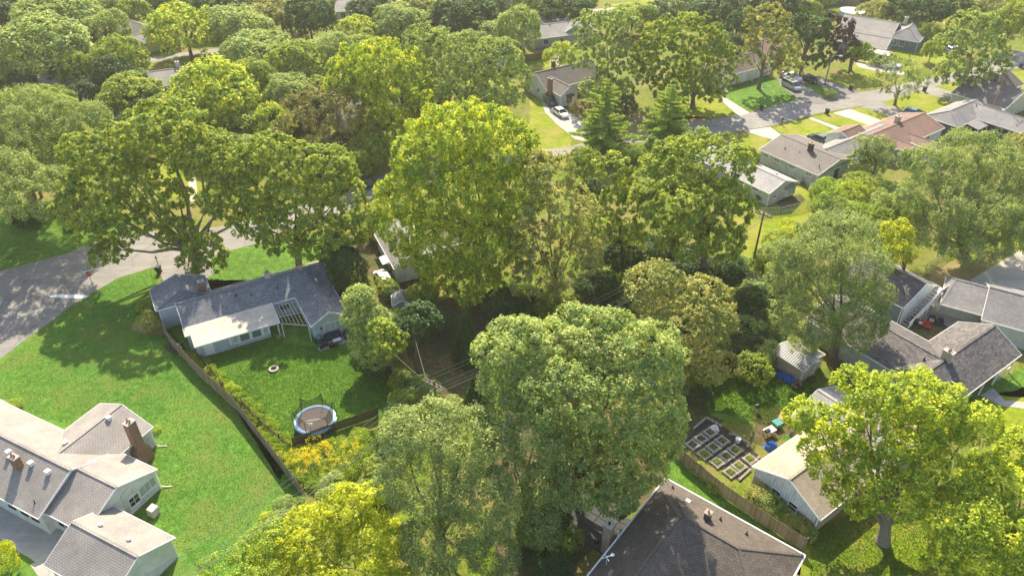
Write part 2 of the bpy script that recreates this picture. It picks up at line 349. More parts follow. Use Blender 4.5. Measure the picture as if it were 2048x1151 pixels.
S('lawn', 'grass_bright', .008, (1465, 400), (1600, 370), (1660, 420), (1640, 460), (1560, 530), (1500, 540), (1470, 500), jit=.3)
S('lawn', 'grass_bright', .008, (1480, 268), (1530, 272), (1545, 300), (1500, 330), (1470, 300), jit=.2)
S('lawn', 'grass_dry', .008, (1850, 540), (1920, 515), (1995, 520), (1960, 575), (1880, 580), jit=.3)
S('lawn', 'grass_yard', .008, (1420, 760), (1560, 730), (1700, 790), (1640, 860), (1560, 880), (1500, 850), (1420, 830), jit=.3)
S('ground_soil', 'earth', .012, (1500, 815), (1560, 810), (1590, 850), (1540, 900), (1500, 880), (1510, 850), jit=.3)
S('lawn', 'grass_yard', .008, (1330, 925), (1360, 915), (1600, 1100), (1600, 1151), (1340, 970), jit=.2)
S('lawn', 'grass_bright', .008, (1610, 1060), (1720, 1000), (2000, 1000), (2250, 1200), (1980, 1300), (1580, 1230), jit=.3)
S('lawn', 'grass_bright', .008, (1960, 800), (2060, 770), (2200, 900), (2050, 1000), jit=.3)
S('lawn', 'grass_yard', .008, (1960, 780), (2048, 735), (2100, 800), (2000, 790), jit=.1)
S('lawn', 'grass_bright', .008, (1060, 115), (1100, 110), (1120, 135), (1060, 140), jit=.2)
S('lawn', 'grass_yard', .008, (270, 80), (330, 75), (350, 110), (280, 120), jit=.2)
S('lawn', 'grass_bright', .008, (300, 330), (420, 300), (430, 380), (320, 400), jit=.3)
S('lawn', 'grass_bright', .008, (1200, 10), (1400, -10), (1390, 8), (1240, 14), jit=.3)
# roads
S('road', 'asphalt_road', .014, (-400, 960), (-30, 740), (70, 665), (150, 606), (235, 556), (312, 532), (420, 512), (560, 474), (660, 440), (735, 400), (800, 380), (1000, 330), (1150, 305), (1200, 300),
  (1210, 288), (1000, 305), (780, 345), (700, 375), (560, 428), (430, 455), (340, 462), (290, 463), (200, 480), (130, 508), (0, 542), (-400, 640), jit=.08)
S('road', 'asphalt_road', .018, (1120, 300), (1290, 284), (1400, 274), (1540, 252), (1640, 226), (1760, 206), (1840, 182), (1900, 165), (2000, 140), (2150, 130), (2150, 100), (2000, 103), (1900, 148), (1740, 182), (1600, 198), (1500, 226), (1420, 240), (1290, 262), (1150, 290), jit=.06)
S('road', 'asphalt_road', .014, (120, 165), (290, 128), (400, 108), (520, 95), (520, 88), (400, 100), (290, 116), (100, 150), jit=.05)
S('road', 'concrete_pale', .014, (1180, 30), (1330, 14), (1520, 2), (1520, -6), (1320, 6), (1180, 20), jit=.05)
S('stop_line', 'trim_white', .024, (98, 594), (110, 588), (180, 591), (170, 597), jit=.0)
S('driveway', 'concrete', .02, (372, 330), (388, 328), (396, 400), (382, 405), jit=.1)
# drives and walks
S('driveway', 'asphalt_road', .020, (312, 533), (350, 520), (420, 512), (428, 545), (405, 565), (330, 566), jit=.06)
S('driveway', 'concrete', .020, (1080, 190), (1108, 205), (1130, 218), (1190, 258), (1180, 285), (1150, 278), (1110, 245), (1090, 225), jit=.05)
S('driveway', 'asphalt_drive', .022, (1555, 155), (1590, 158), (1700, 195), (1640, 210), (1600, 200), (1560, 172), jit=.06)
S('driveway', 'asphalt_drive', .024, (1588, 150), (1620, 148), (1725, 184), (1690, 192), (1640, 176), jit=.06)
S('flower_bed', 'grass_yard', .028, (1605, 168), (1630, 166), (1665, 184), (1645, 193), jit=.1)
S('walk', 'concrete', .022, (1424, 186), (1436, 186), (1500, 226), (1478, 232), jit=.03)
S('driveway', 'concrete_pale', .022, (1486, 262), (1540, 254), (1560, 268), (1660, 292), (1620, 300), (1530, 275), jit=.04)
S('walk', 'concrete_pale', .022, (1617, 237), (1624, 235), (1722, 272), (1714, 276), jit=.03)
S('driveway', 'concrete_pale', .022, (1666, 226), (1700, 218), (1792, 252), (1760, 258), jit=.04)
S('driveway', 'asphalt_road', .022, (1720, 214), (1760, 204), (1860, 240), (1830, 246), jit=.08)
S('driveway', 'asphalt_road', .022, (1838, 183), (1868, 173), (1990, 210), (1950, 216), jit=.08)
S('driveway', 'concrete_pale', .022, (1705, 122), (1800, 128), (1810, 150), (1780, 148), (1720, 135), jit=.06)
S('driveway', 'concrete_pale', .022, (1100, 120), (1120, 100), (1125, 140), jit=.06)
S('driveway', 'concrete', .020, (-200, 1000), (60, 1010), (150, 1065), (90, 1135), (-60, 1040), (-200, 1060), jit=.04)
S('walk', 'concrete_pale', .021, (60, 1128), (80, 1120), (150, 1175), (110, 1200), jit=.04)
S('walk', 'concrete_pale', .020, (-60, 780), (10, 800), (50, 825), (40, 832), (0, 815), (-60, 800), jit=.05)
S('garden_path', 'grass_bright', .019, (-80, 800), (0, 816), (36, 832), (-80, 860), jit=.1)
S('driveway', 'concrete', .020, (1940, 560), (2040, 500), (2150, 560), (2100, 640), (1990, 600), jit=.04)
S('patio', 'concrete', .020, (1830, 640), (1870, 600), (1900, 612), (1960, 650), (1890, 690), (1850, 680), jit=.04)
S('walk', 'concrete', .022, (1960, 790), (1985, 775), (2010, 800), (2060, 805), (2060, 818), (2000, 810), jit=.05)
S('patio', 'earth', .026, (1812, 655), (1870, 640), (1900, 655), (1860, 685), jit=.1)
S('mulch_bed', 'earth', .022, (1548, 402), (1600, 388), (1612, 400), (1590, 416), (1565, 418), jit=.1)
S('patio', 'concrete', .020, (636, 700), (640, 680), (695, 655), (703, 681), (640, 703), jit=0)
S('driveway', 'earth', .016, (690, 480), (740, 480), (800, 560), (770, 575), (720, 540), jit=.15)
S('ground_patch', 'earth', .016, (325, 690), (350, 680), (372, 700), (350, 712), jit=.15)
S('mulch_bed', 'grass_dry', .016, (270, 640), (330, 650), (335, 668), (300, 672), (262, 660), jit=.15)
# ------------------------------------------------------------------ buildings
def block(root, x0, y0, x1, y1, he, hr, ax='x', hip=(0, 0), wall='siding_white', roof='shingle_grey', oh=.35, trim='trim_white', walls=True, gt=None, cap=True, z0=0.0, off=0):
    """gabled or hipped volume; x0..y1 are the eave corners, walls sit oh inside"""
    T = (lambda a, b, z: (a, b, z)) if ax == 'x' else (lambda a, b, z: (b, a, z))
    if ax == 'x': a0, a1, b0, b1 = x0, x1, y0, y1
    else: a0, a1, b0, b1 = y0, y1, x0, x1
    bm = (b0+b1)/2+off; h0, h1 = hip; th = .14
    E = [T(a0, b0, he), T(a1, b0, he), T(a1, b1, he), T(a0, b1, he)]
    Rg = [T(a0+h0, bm, hr), T(a1-h1, bm, hr)]
    m = MB(); up = lambda p: p; dn = lambda p: (p[0], p[1], p[2]-th)
    fl = (ax != 'x')
    def P(*q): m.poly(*(q[::-1] if fl else q))
    P(E[0], E[1], Rg[1], Rg[0]); P(E[2], E[3], Rg[0], Rg[1])
    if h0 > 0: P(E[3], E[0], Rg[0])
    if h1 > 0: P(E[1], E[2], Rg[1])
    P(dn(Rg[0]), dn(Rg[1]), dn(E[1]), dn(E[0])); P(dn(Rg[1]), dn(Rg[0]), dn(E[3]), dn(E[2]))
    if h0 > 0: P(dn(Rg[0]), dn(E[0]), dn(E[3]))
    if h1 > 0: P(dn(Rg[1]), dn(E[2]), dn(E[1]))
    m.build('roof', M[roof], root)
    f = MB()
    segs = [(E[0], E[1]), (E[2], E[3])]
    segs += [(E[3], E[0])] if h0 > 0 else [(E[3], Rg[0]), (Rg[0], E[0])]
    segs += [(E[1], E[2])] if h1 > 0 else [(E[1], Rg[1]), (Rg[1], E[2])]
    c = Vector(T((a0+a1)/2, bm, 0))
    for a, b in segs:
        a, b = Vector(a), Vector(b); d = (b-a); n = Vector((d.y, -d.x, 0)).normalized()
        mid = (a+b)/2
        if n.dot(mid-c) < 0: n = -n
        o = n*.022+Vector((0, 0, -.075)); f.bar(a+o, b+o, .05, .17)
    f.build('fascia', M[trim], root)
    if cap:
        k = MB(); k.bar(Vector(Rg[0])+Vector((0, 0, .012)), Vector(Rg[1])+Vector((0, 0, .012)), .26, .03)
        if h0 > 0:
            for e in (E[0], E[3]): k.bar(Vector(e)+Vector((0, 0, .01)), Vector(Rg[0])+Vector((0, 0, .01)), .24, .03)
        if h1 > 0:
            for e in (E[1], E[2]): k.bar(Vector(e)+Vector((0, 0, .01)), Vector(Rg[1])+Vector((0, 0, .01)), .24, .03)
        k.build('ridge_cap', M[roof], root)
    if walls:
        s = lambda half: (hr-he)/half
        w0, w1 = b0+oh, b1-oh; zl = he+(hr-he)/(bm-b0)*oh-th; zr = he+(hr-he)/(b1-bm)*oh-th
        u0, u1 = a0+(oh if h0 > 0 else .25), a1-(oh if h1 > 0 else .25)
        wm = MB(); zt = min(zl, zr); zl = zr = zt
        zp = hr-th
        def W(*q): wm.poly(*(q[::-1] if fl else q))
        W(T(u0, w0, z0), T(u1, w0, z0), T(u1, w0, zl), T(u0, w0, zl)); W(T(u1, w1, z0), T(u0, w1, z0), T(u0, w1, zr), T(u1, w1, zr))
        if h0 > 0: W(T(u0, w1, z0), T(u0, w0, z0), T(u0, w0, zt), T(u0, w1, zt))
        else: W(T(u0, w1, z0), T(u0, w0, z0), T(u0, w0, zt), T(u0, bm, zp), T(u0, w1, zt))
        if h1 > 0: W(T(u1, w0, z0), T(u1, w1, z0), T(u1, w1, zt), T(u1, w0, zt))
        else: W(T(u1, w0, z0), T(u1, w1, z0), T(u1, w1, zt), T(u1, bm, zp), T(u1, w0, zt))
        wm.build('wall', M[wall], root)
        for p in (T(u0, w0, 0), T(u1, w0, 0), T(u1, w1, 0), T(u0, w1, 0)):
            sx = 1 if p[0] > c.x else -1; sy = 1 if p[1] > c.y else -1
            MB().box(p[0]+sx*.012-.05, p[1]+sy*.012-.05, z0, p[0]+sx*.012+.05, p[1]+sy*.012+.05, zt-.01).build('corner_board', M[trim], root)
WM = {}
def window(root, x, y, z, face, w=1.0, h=1.1, pane='glass_dark', frame='trim_white', grid=(2, 1), name='window', curtain=None):
    """face: angle of the outward normal in the house frame; x,y,z = centre of the opening"""
    key = (w, h, pane, frame, grid, name)
    if key not in WM:
        f = MB(); t = .07
        for s in (-1, 1):
            f.box(s*(w/2)-t/2, -.02, -h/2-t, s*(w/2)+t/2, .05, h/2+t); f.box(-w/2+t/2+.003, -.018, s*h/2-t/2, w/2-t/2-.003, .048, s*h/2+t/2)
        for i in range(1, grid[0]): f.box(-w/2+w*i/grid[0]-.02, -.01, -h/2+t/2+.003, -w/2+w*i/grid[0]+.02, .04, h/2-t/2-.003)
        for i in range(1, grid[1]): f.box(-w/2+t, -.008, -h/2+h*i/grid[1]-.02, w/2-t, .035, -h/2+h*i/grid[1]+.02)
        f.box(-w/2-.1, .0, -h/2-.12, w/2+.1, .09, -h/2-.072)
        g = MB(); g.box(-w/2+.03, .006, -h/2+.03, w/2-.03, .016, h/2-.03)
        WM[key] = (f.mesh('window_frame', M[frame]), g.mesh('pane', M[pane]))
    a, b = WM[key]
    o = link(name, a, root, (x, y, z), face-math.pi/2); link('pane', b, o); return o
def door(root, x, y, z, face, w=.95, h=2.05, mat='trim_white', storm=False):
    f = MB()
    for s in (-1, 1): f.box(s*(w/2+.04)-.04, -.02, 0, s*(w/2+.04)+.04, .05, h+.08)
    f.box(-w/2+.002, -.02, h, w/2-.002, .048, h+.078)
    o = f.build('door_frame', M['trim_white'], root, loc=(x, y, z), rz=face-math.pi/2)
    d = MB(); d.box(-w/2+.002, -.005, .02, w/2-.002, .02, h-.003)
    for i in range(2):
        for j in range(2): d.box(-.35+.38*i, .018, .2+j*.9, -.03+.38*i, .03, .95+j*.9)
    dd = d.build('door', M[mat], o); k = MB(); k.box(.3*w, .02, .95, .3*w+.05, .09, 1.05); k.build('handle', M['black_metal'], o); return o
def chimney(root, x, y, z0, z1, w=.7, d=.5, mat='brick_red', flues=1, crown='concrete', rz=0, flue='copper'):
    m = MB(); m.box(-w/2, -d/2, z0, w/2, d/2, z1); o = m.build('chimney', M[mat], root, loc=(x, y, 0), rz=rz)
    c = MB(); c.box(-w/2-.05, -d/2-.05, z1+.001, w/2+.05, d/2+.05, z1+.1); c.build('chimney_crown', M[crown], o)
    for i in range(flues):
        fx = (i-(flues-1)/2)*.34; q = MB(); q.lathe([(.0, z1+.1), (.11, z1+.1), (.11, z1+.38), (.08, z1+.38), (.08, z1+.15), (0, z1+.15)], 10, (fx, 0, 0)); q.build('flue', M[flue], o)
    return o
def roofz(he, hr, t): return he+(hr-he)*t
def vent(root, x, y, z, kind='pipe'):
    m = MB()
    if kind == 'pipe': m.tube([(0, 0, -.15), (0, 0, .42)], .055, 8); m.lathe([(.16, -.04), (.09, .06), (.055, .1)], 8); return m.build('vent_pipe', M['black_metal'], root, loc=(x, y, z))
    if kind == 'white': m.lathe([(.0, .3), (.17, .3), (.22, .22), (.22, .14), (.12, .12), (.12, -.1)], 12); return m.build('roof_vent', M['trim_white'], root, loc=(x, y, z))
    if kind == 'box': m.hexa([(-.22, -.2, -.15), (.22, -.2, -.15), (.22, .2, -.15), (-.22, .2, -.15)], [(-.17, -.15, .22), (.17, -.15, .22), (.17, .15, .22), (-.17, .15, .22)]); m.box(-.24, -.22, .221, .24, .22, .26); return m.build('roof_vent', M['trim_white'], root, loc=(x, y, z))
    m.box(-.15, -.15, -.1, .15, .15, .16); return m.build('roof_vent', M['black_metal'], root, loc=(x, y, z))
S_, N_, E_, W_ = -math.pi/2, math.pi/2, 0.0, math.pi
def house(u, v, h, ang, name, label, cat='house', group=None):
    p = at(u, v, h); return empty(name, (p.x, p.y, 0), R(ang), label, cat, group)
LW = dict(wall='siding_paleblue')
# --- H1: long blue-grey ranch house behind the trampoline lawn
h = house(364.7, 658.5, 2.6, 29, 'house', 'long blue-grey roofed ranch house with cream porch roof and pergola behind the trampoline')
K = dict(roof='shingle_bluegrey', wall='siding_paleblue')
block(h, .15, -.1, 19.15, 6.75, 2.6, 4.25, 'x', **K)
block(h, -2.3, 4.6, 4.6, 9.8, 3.25, 4.5, 'y', hip=(1.3, 0), **K)
block(h, 13.9, -7.1, 18.9, 2.5, 2.6, 4.0, 'y', **K)
# porch with cream membrane roof
m = MB(); m.hexa([(.02, -1.5, 2.38), (10.85, -3.85, 2.18), (10.9, -.3, 2.70), (.02, -.3, 2.70)], [(.02, -1.5, 2.46), (10.85, -3.85, 2.26), (10.9, -.3, 2.78), (.02, -.3, 2.78)])
m = MB(); m.hexa([(.65, -3.75, 2.17), (10.85, -3.85, 2.17), (10.9, .0, 2.68), (.65, .0, 2.68)], [(.65, -3.75, 2.25), (10.85, -3.85, 2.25), (10.9, .0, 2.76), (.65, .0, 2.76)])
m.hexa([(.0, -1.5, 2.48), (.648, -1.5, 2.48), (.648, 0, 2.68), (0, 0, 2.68)], [(.0, -1.5, 2.56), (.648, -1.5, 2.56), (.648, 0, 2.76), (0, 0, 2.76)])
m.build('porch_roof', M['roof_membrane'], h)
m = MB(); m.bar((.65, -3.78, 2.2), (10.85, -3.88, 2.2), .05, .2); m.bar((10.88, -3.85, 2.22), (10.93, 0, 2.7), .05, .14); m.bar((0, -1.53, 2.5), (.62, -1.53, 2.5), .05, .14); m.build('gutter', M['trim_white'], h)
m = MB(); m.box(.8, -3.2, 0, 9.6, -3.12, 2.2); m.box(.8, -3.12, 0, .88, -1.2, 2.3); m.box(.3, -1.2, 0, .88, -1.12, 2.5); m.box(.25, -1.12, 0, .33, .4, 2.5); m.box(9.52, -3.12, 0, 9.6, .3, 2.3); m.build('porch_wall', M['siding_paleblue'], h)
m = MB(); m.bar((10.6, -3.6, 0), (10.6, -3.6, 2.2), .12, .12); m.build('post', M['trim_white'], h)
door(h, 2.2, -3.21, .1, S_)
window(h, 5.35, -3.21, 1.35, S_, .6, 1.3, 'curtain'); window(h, 6.5, -3.21, 1.3, S_, 1.15, 1.4, 'glass_green', grid=(1, 1)); window(h, 7.95, -3.21, 1.3, S_, 1.15, 1.4, 'glass_green', grid=(1, 1)); window(h, 9.1, -3.21, 1.35, S_, .55, 1.3, 'curtain')
for x in (4.75, 5.85, 7.22, 8.68, 9.48):
    m = MB(); m.box(x-.12, -3.26, .55, x+.12, -3.21, 2.05); m.build('shutter', M['trim_white'], h)
window(h, 16.6, -6.86, 1.3, S_, 2.2, 1.75, 'curtain', grid=(3, 1)); m = MB(); m.box(15.05, -6.98, 1.55, 15.2, -6.86, 1.9); m.build('wall_lamp', M['black_metal'], h)
m = MB()
for i in range(6): m.box(15.6+i*.36, -6.845, .55, 15.68+i*.36, -6.83, 2.1)
m.build('curtain_fold', M['trim_white'], h)
# pergola in the corner of the wing: beams are parts
for i in range(7):
    x = 11.2+i*.42; m = MB(); y0 = -4.2-(i*.31); m.box(x-.022, y0, 2.3, x+.022, -.15, 2.4); m.build('pergola_rafter', M['concrete_block'], h)
m = MB()
for k, (x0, y0, x1, y1) in enumerate(((10.95, -4.15, 13.95, -6.35), (11.0, -2.8, 13.9, -3.2), (11.0, -1.6, 13.9, -1.7), (11.0, -.5, 13.9, -.5))):
    MB().bar((x0, y0, 2.25+(.0 if k else -.03)), (x1, y1, 2.25+(0 if k else -.03)), .05, .1).build('pergola_beam', M['concrete_block'], h)
for x, y in ((11.0, -4.1), (13.75, -6.5)): MB().bar((x, y, 0), (x, y, 2.24), .1, .1).build('post', M['trim_white'], h)
window(h, 12.4, .22, 1.3, S_, 1.2, 1.2)
c = chimney(h, 11.65, 3.6, 3.6, 4.95, .62, .62, 'siding_cream', 1); c2 = chimney(h, 3.75, 5.9, 2.8, 4.9, .75, .6, 'brick_red', 1)
m = MB(); m.box(-.43, -.36, 2.9, .43, .36, 3.35); m.build('flashing', M['trim_white'], c2)
vent(h, 7.2, 2.3, 3.7, 'dark'); vent(h, 8.95, 1.8, 3.45); vent(h, 12.3, 1.7, 3.4); vent(h, 17.7, -3.2, 3.2)
m = MB(); m.bar((-1.95, 4.7, 0), (-1.95, 4.7, 3.2), .08, .08); m.build('downspout', M['trim_white'], h)
H1 = h
# --- H2: white house with tan shingles, bottom left
h = house(87, 1129.7, 2.6, -26, 'house', 'white house with tan shingle roofs and a tall brick chimney in the bottom left corner')
K = dict(roof='shingle_tan', wall='siding_white')
block(h, 0, 0, 8.1, 7.1, 2.6, 4.4, 'x', **K)
block(h, -4.95, 3.75, .55, 12.1, 2.7, 4.6, 'x', **K)
block(h, -26, 3.0, -4.6, 11.6, 2.8, 5.0, 'x', **K)
block(h, -12.1, 6.5, -4.2, 16.0, 2.8, 4.4, 'y', **K)
m = MB(); m.hexa([(-5.0, 12.95, 0), (-3.45, 12.95, 0), (-3.45, 14.6, 0), (-5.0, 14.6, 0)], [(-5.0, 12.95, 1.7), (-3.45, 12.95, 1.7), (-3.45, 14.6, 1.7), (-5.0, 14.6, 1.7)])
m.hexa([(-4.6, 12.95, 1.7), (-3.5, 12.95, 1.7), (-3.5, 14.6, 1.7), (-4.6, 14.6, 1.7)], [(-4.4, 13.3, 2.4), (-3.6, 13.3, 2.4), (-3.6, 14.25, 2.4), (-4.4, 14.25, 2.4)])
m.build('chimney_base', M['brick_red'], h)
chimney(h, -4.0, 13.75, 2.4, 5.6, .75, .95, 'brick_red', 2, 'concrete'); chimney(h, -10.3, 5.75, 3.6, 5.5, .95, .6, 'brick_red', 2, 'concrete')
for x, y, z in ((-12.2, 6.3, 4.68), (-9.0, 6.3, 4.68), (-6.6, 6.3, 4.68), (-7.7, 14.0, 4.3), (-8.9, 9.8, 4.15), (2.2, 4.6, 3.85), (5.7, 4.6, 3.85)): vent(h, x, y, z, 'box' if y > 5 else 'white')
vent(h, -6.0, 3.9, 3.2); vent(h, -10.9, 3.7, 3.1)
for x in (-12.3, -9.5, -7.7, -6.2): window(h, x, 3.345, 1.75, S_, .9, .75, 'glass_dark', 'door_brown')
window(h, -3.6, 4.09, 1.7, S_, .55, .9, 'glass_dark', 'door_brown'); window(h, -2.3, 4.09, 1.7, S_, 1.1, .9, 'glass_dark', 'door_brown')
window(h, .31, 10.7, 1.55, E_, 1.9, 1.15, 'curtain_green', grid=(3, 1)); window(h, .31, 9.05, 1.35, E_, 1.1, 1.15, 'glass_dark', grid=(2, 2))
m = MB(); m.tube([(.36, 8.0, .5), (.36, 8.0, 3.0), (.36, 8.9, 3.3)], .03); m.tube([(.36, 8.25, .6), (.36, 8.25, 2.2), (.36, 9.3, 2.6)], .02); m.build('conduit', M['metal_grey'], h)
m = MB(); m.lathe([(0, .1), (.12, .1), (.14, 0), (.14, -.1)], 10); m.build('electric_meter', M['metal_grey'], h, loc=(.45, 8.1, 1.0))
for (x, y) in ((.3, 12.0), (-4.35, 15.75)):
    m = MB(); m.tube([(x, y, 2.6), (x, y, .25), (x+.25, y+.1, .12), (x+.9, y+.5, .08)], .045); m.build('downspout', M['trim_white'], h)
t = empty('air_conditioner', tuple(at(309, 1027)), R(-26), 'beige air conditioner unit on the lawn beside the white house wall', 'air conditioner')
m = MB(); m.box(-.42, -.42, .1, .42, .42, .95); bevel(m.build('casing', M['siding_cream'], t), .04); m = MB(); m.box(-.46, -.46, .02, .46, .46, .098); m.build('base', M['concrete'], t)
m = MB()
for i in range(7): m.box(-.43, -.38, .2+i*.1, .43, -.43, .23+i*.1)
m.lathe([(.0, .97), (.3, .97), (.3, .955)], 16); m.build('grille', M['metal_grey'], t)
# --- H3: dark hip-roofed house at the bottom
h = house(1332, 955.8, 2.6, -38.5, 'house', 'dark brown hip-roofed house with white gutters at the bottom edge, right of centre')
K = dict(roof='shingle_dark', wall='siding_cream')
m = MB()
HE, HR = 2.6, 4.7
block(h, 0, -9.1, 13.8, 0, HE, HR, 'x', hip=(4.4, 4.5), **K)
block(h, -.0, -24, 7.4, -1.2, HE, HR-.02, 'y', hip=(1, 3.6), **K)
for q in [((0.05, -.04, 2.64), (13.8, -.04, 2.64)), ((-.05, -.05, 2.64), (-.05, -24, 2.64)), ((13.83, -.05, 2.64), (13.83, -9, 2.64))]:
    MB().bar(q[0], q[1], .13, .12).build('gutter', M['trim_white'], h)
chimney(h, -.95, -8.9, 0, 3.9, .75, .75, 'brick_tan', 1, 'stone', flue='black_metal'); chimney(h, 5.6, -2.9, 3.6, 4.8, .55, .55, 'brick_dark', 1, 'brick_tan', flue='stone')
vent(h, 1.25, -1.1, 3.2, 'pipe'); vent(h, 6.5, -1.9, 3.55); vent(h, 9.0, -1.9, 3.55, 'pipe')
m = MB(); m.box(-.22, -.16, 0, .22, .16, .1); m.build('skylight', M['white_plastic'], h, loc=(3.2, -1.8, 3.45))
t = empty('television_aerial', tuple(at(1213, 1125, 3.3)), R(20), 'small white television aerial standing on the dark hip roof', 'aerial')
m = MB(); m.tube([(0, 0, -.25), (0, 0, .9)], .03); m.build('mast', M['white_plastic'], t); m = MB(); m.tube([(-.5, 0, .9), (.5, 0, .9)], .035); m.build('arm', M['white_plastic'], t); m = MB(); m.tube([(0, -.35, .75), (0, .35, .75)], .035); m.lathe([(0, .0), (.14, .06), (.17, .12)], 10, (.5, 0, .85)); m.build('receiver', M['white_plastic'], t)
# --- H4: garden house, right
h = house(1500, 934.7, 2.6, -54, 'house', 'weathered white-gabled brick house with beige shingles, under the maple beside the raised beds')
block(h, 0, .3, 7.9, 18, 2.6, 4.5, 'y', roof='shingle_beige', wall='brick_tan')
m = MB(); m.poly((.5, .47, 1.55), (7.4, .47, 1.55), (7.4, .47, 2.6), (3.95, .47, 4.3), (.5, .47, 2.6)); m.poly((.5, .5, 1.55), (.5, .47, 1.55), (.5, .47, 2.6), (.5, .5, 2.6)); m.build('gable_boards', M['siding_worn'], h)
block(h, -2.0, 9, 8.6, 17, 2.75, 4.4, 'x', roof='shingle_lightgrey', wall='brick_tan')
window(h, 3.05, .44, 1.45, S_, 1.0, 1.0, grid=(1, 2)); window(h, 5.0, .44, 1.45, S_, 1.0, 1.0, grid=(1, 2))
# --- H5: charcoal L-shaped house with carport
h = house(1945.4, 786.3, 2.8, 35, 'house', 'L-shaped house with mottled charcoal roof and small stone chimney, right edge')
K = dict(roof='shingle_charcoal', wall='siding_paleblue')
block(h, -3.2, .2, 11.1, 7.8, 2.8, 4.75, 'x', **K, walls=False)
block(h, -3.9, 4, 4.5, 19, 2.8, 4.55, 'y', **K)
m = MB(); m.box(-2.9, 1.9, 0, 7.2, 7.4, 2.75); m.box(7.2, 3.4, 0, 10.7, 7.4, 2.75); m.poly((-2.95, .55, 2.72), (-2.95, 4.0, 4.5), (-2.95, 7.45, 2.72)); m.poly((10.8, .55, 2.72), (10.8, 7.45, 2.72), (10.8, 4, 4.5)); m.build('wall', M['siding_paleblue'], h)
for x in (.8, 4, 7.0, 10.7): MB().bar((x, .5, 0), (x, .5, 2.66), .14, .14).build('post', M['trim_white'], h)
for i in range(9): MB().bar((7.3+i*.38, .5, 0), (7.3+i*.38, .5, .9), .04, .04).build('baluster', M['trim_white'], h)
MB().bar((7.1, .5, .93), (10.7, .5, .93), .07, .06).build('railing', M['trim_white'], h)
chimney(h, .6, 4.0, 4.2, 5.7, .7, 1.1, 'stone', 2, 'concrete', flue='copper'); vent(h, 2.7, 5.0, 4.4, 'dark'); vent(h, 1.4, 12.5, 4.3, 'dark'); vent(h, -.9, 5.6, 4.2, 'pipe')
window(h, 9.2, 1.9+1.48, 1.5, S_, 1.4, 1.2)
# --- H6: garage with outdoor stair
h = house(1809.2, 612.6, 2.8, -54, 'garage', 'garage with charcoal roof and a white outside staircase climbing its wall', 'garage')
block(h, -9, -.4, .1, 7.9, 2.8, 4.8, 'x', roof='shingle_charcoal', wall='siding_slate')
m = MB()
m.poly((.02, .0, 0), (.02, 7.6, 0), (.02, 7.6, 2.8), (.02, 3.75, 4.6), (.02, 0, 2.8)); m.build('gable_wall', M['siding_white'], h)
n = 12
for i in range(n):
    t0 = .2+i*.5; m = MB(); m.box(.1, t0, .22*(i+1)-.04, 1.15, t0+.42, .22*(i+1)); m.build('stair_tread', M['concrete'], h)
m = MB(); m.box(.1, 6.25, 2.68, 1.3, 7.9, 2.76); m.build('landing', M['concrete'], h)
for x in (.12, 1.25):
    MB().bar((x, .1, .05), (x, 6.3, 2.75), .06, .3).build('stringer', M['trim_white'], h)
    if x > 1: MB().bar((x+.03, .1, .65), (x+.03, 6.3, 3.3), .05, .62).build('stair_side', M['trim_white'], h); MB().bar((x+.03, 6.3, 3.25), (x+.03, 7.95, 3.25), .05, .66).build('railing', M['trim_white'], h)
    MB().bar((x, .1, 1.0), (x, 6.3, 3.65), .06, .06).build('handrail', M['trim_white'], h)
for y, z in ((7.8, 2.65), (6.2, 2.6), (4.3, 1.8), (3.3, 1.4), (2.6, 1.1)): MB().bar((1.2, y, 0), (1.2, y, z), .12, .12).build('post', M['trim_white'], h)
# --- H7: pale green house right edge
h = house(1891.2, 583.4, 2.8, -30, 'house', 'long pale green-grey house with grey roof at the right edge, above the charcoal house')
K = dict(roof='shingle_grey', wall='siding_green')
block(h, -.3, -3.2, 5.3, 4.2, 2.8, 4.4, 'x', off=.6, hip=(1, 0), walls=False, **K)
block(h, 4.4, -4.2, 17, 5.2, 2.8, 4.9, 'x', **K)
m = MB(); m.box(0, -1.0, 0, 4.6, 3.8, 2.7); m.build('wall', M['siding_green'], h)
# --- H8: small bay-window house
h = house(1539.1, 387.3, 2.5, 35.5, 'house', 'small pale house with a bay window facing the bright yard and utility pole')
block(h, 0, 0, 7.2, 16, 2.5, 3.8, 'y', roof='shingle_lightgrey', wall='siding_green')
window(h, 1.9, .22, 1.35, S_, .7, .5, grid=(2, 1))
b = MB(); b.hexa([(4.4, -.3, .55), (6.5, -.3, .55), (6.9, .25, .55), (4.0, .25, .55)], [(4.4, -.3, .75), (6.5, -.3, .75), (6.9, .25, .75), (4.0, .25, .75)]); b.build('bay_base', M['brick_red'], h)
b = MB(); b.hexa([(4.3, -.4, 2.02), (6.6, -.4, 2.02), (7.0, .25, 2.02), (3.9, .25, 2.02)], [(4.9, .2, 2.5), (6.0, .2, 2.5), (6.1, .24, 2.52), (4.8, .24, 2.52)]); b.build('bay_roof', M['shingle_grey'], h)
window(h, 5.45, -.27, 1.38, S_, 2.0, 1.2, 'curtain_green', grid=(2, 1)); window(h, 6.72, .0, 1.38, R(-53), .6, 1.2, 'glass_green', grid=(1, 1)); window(h, 4.2, .0, 1.38, R(-127), .6, 1.2, 'curtain', grid=(1, 1))
vent(h, 5.0, 2.8, 3.4, 'white'); vent(h, 5.0, 9.0, 3.4, 'white'); vent(h, 2.0, 6.0, 3.2)
for y in (3, 6): window(h, .34, y, 1.9, W_, 1.2, .4)
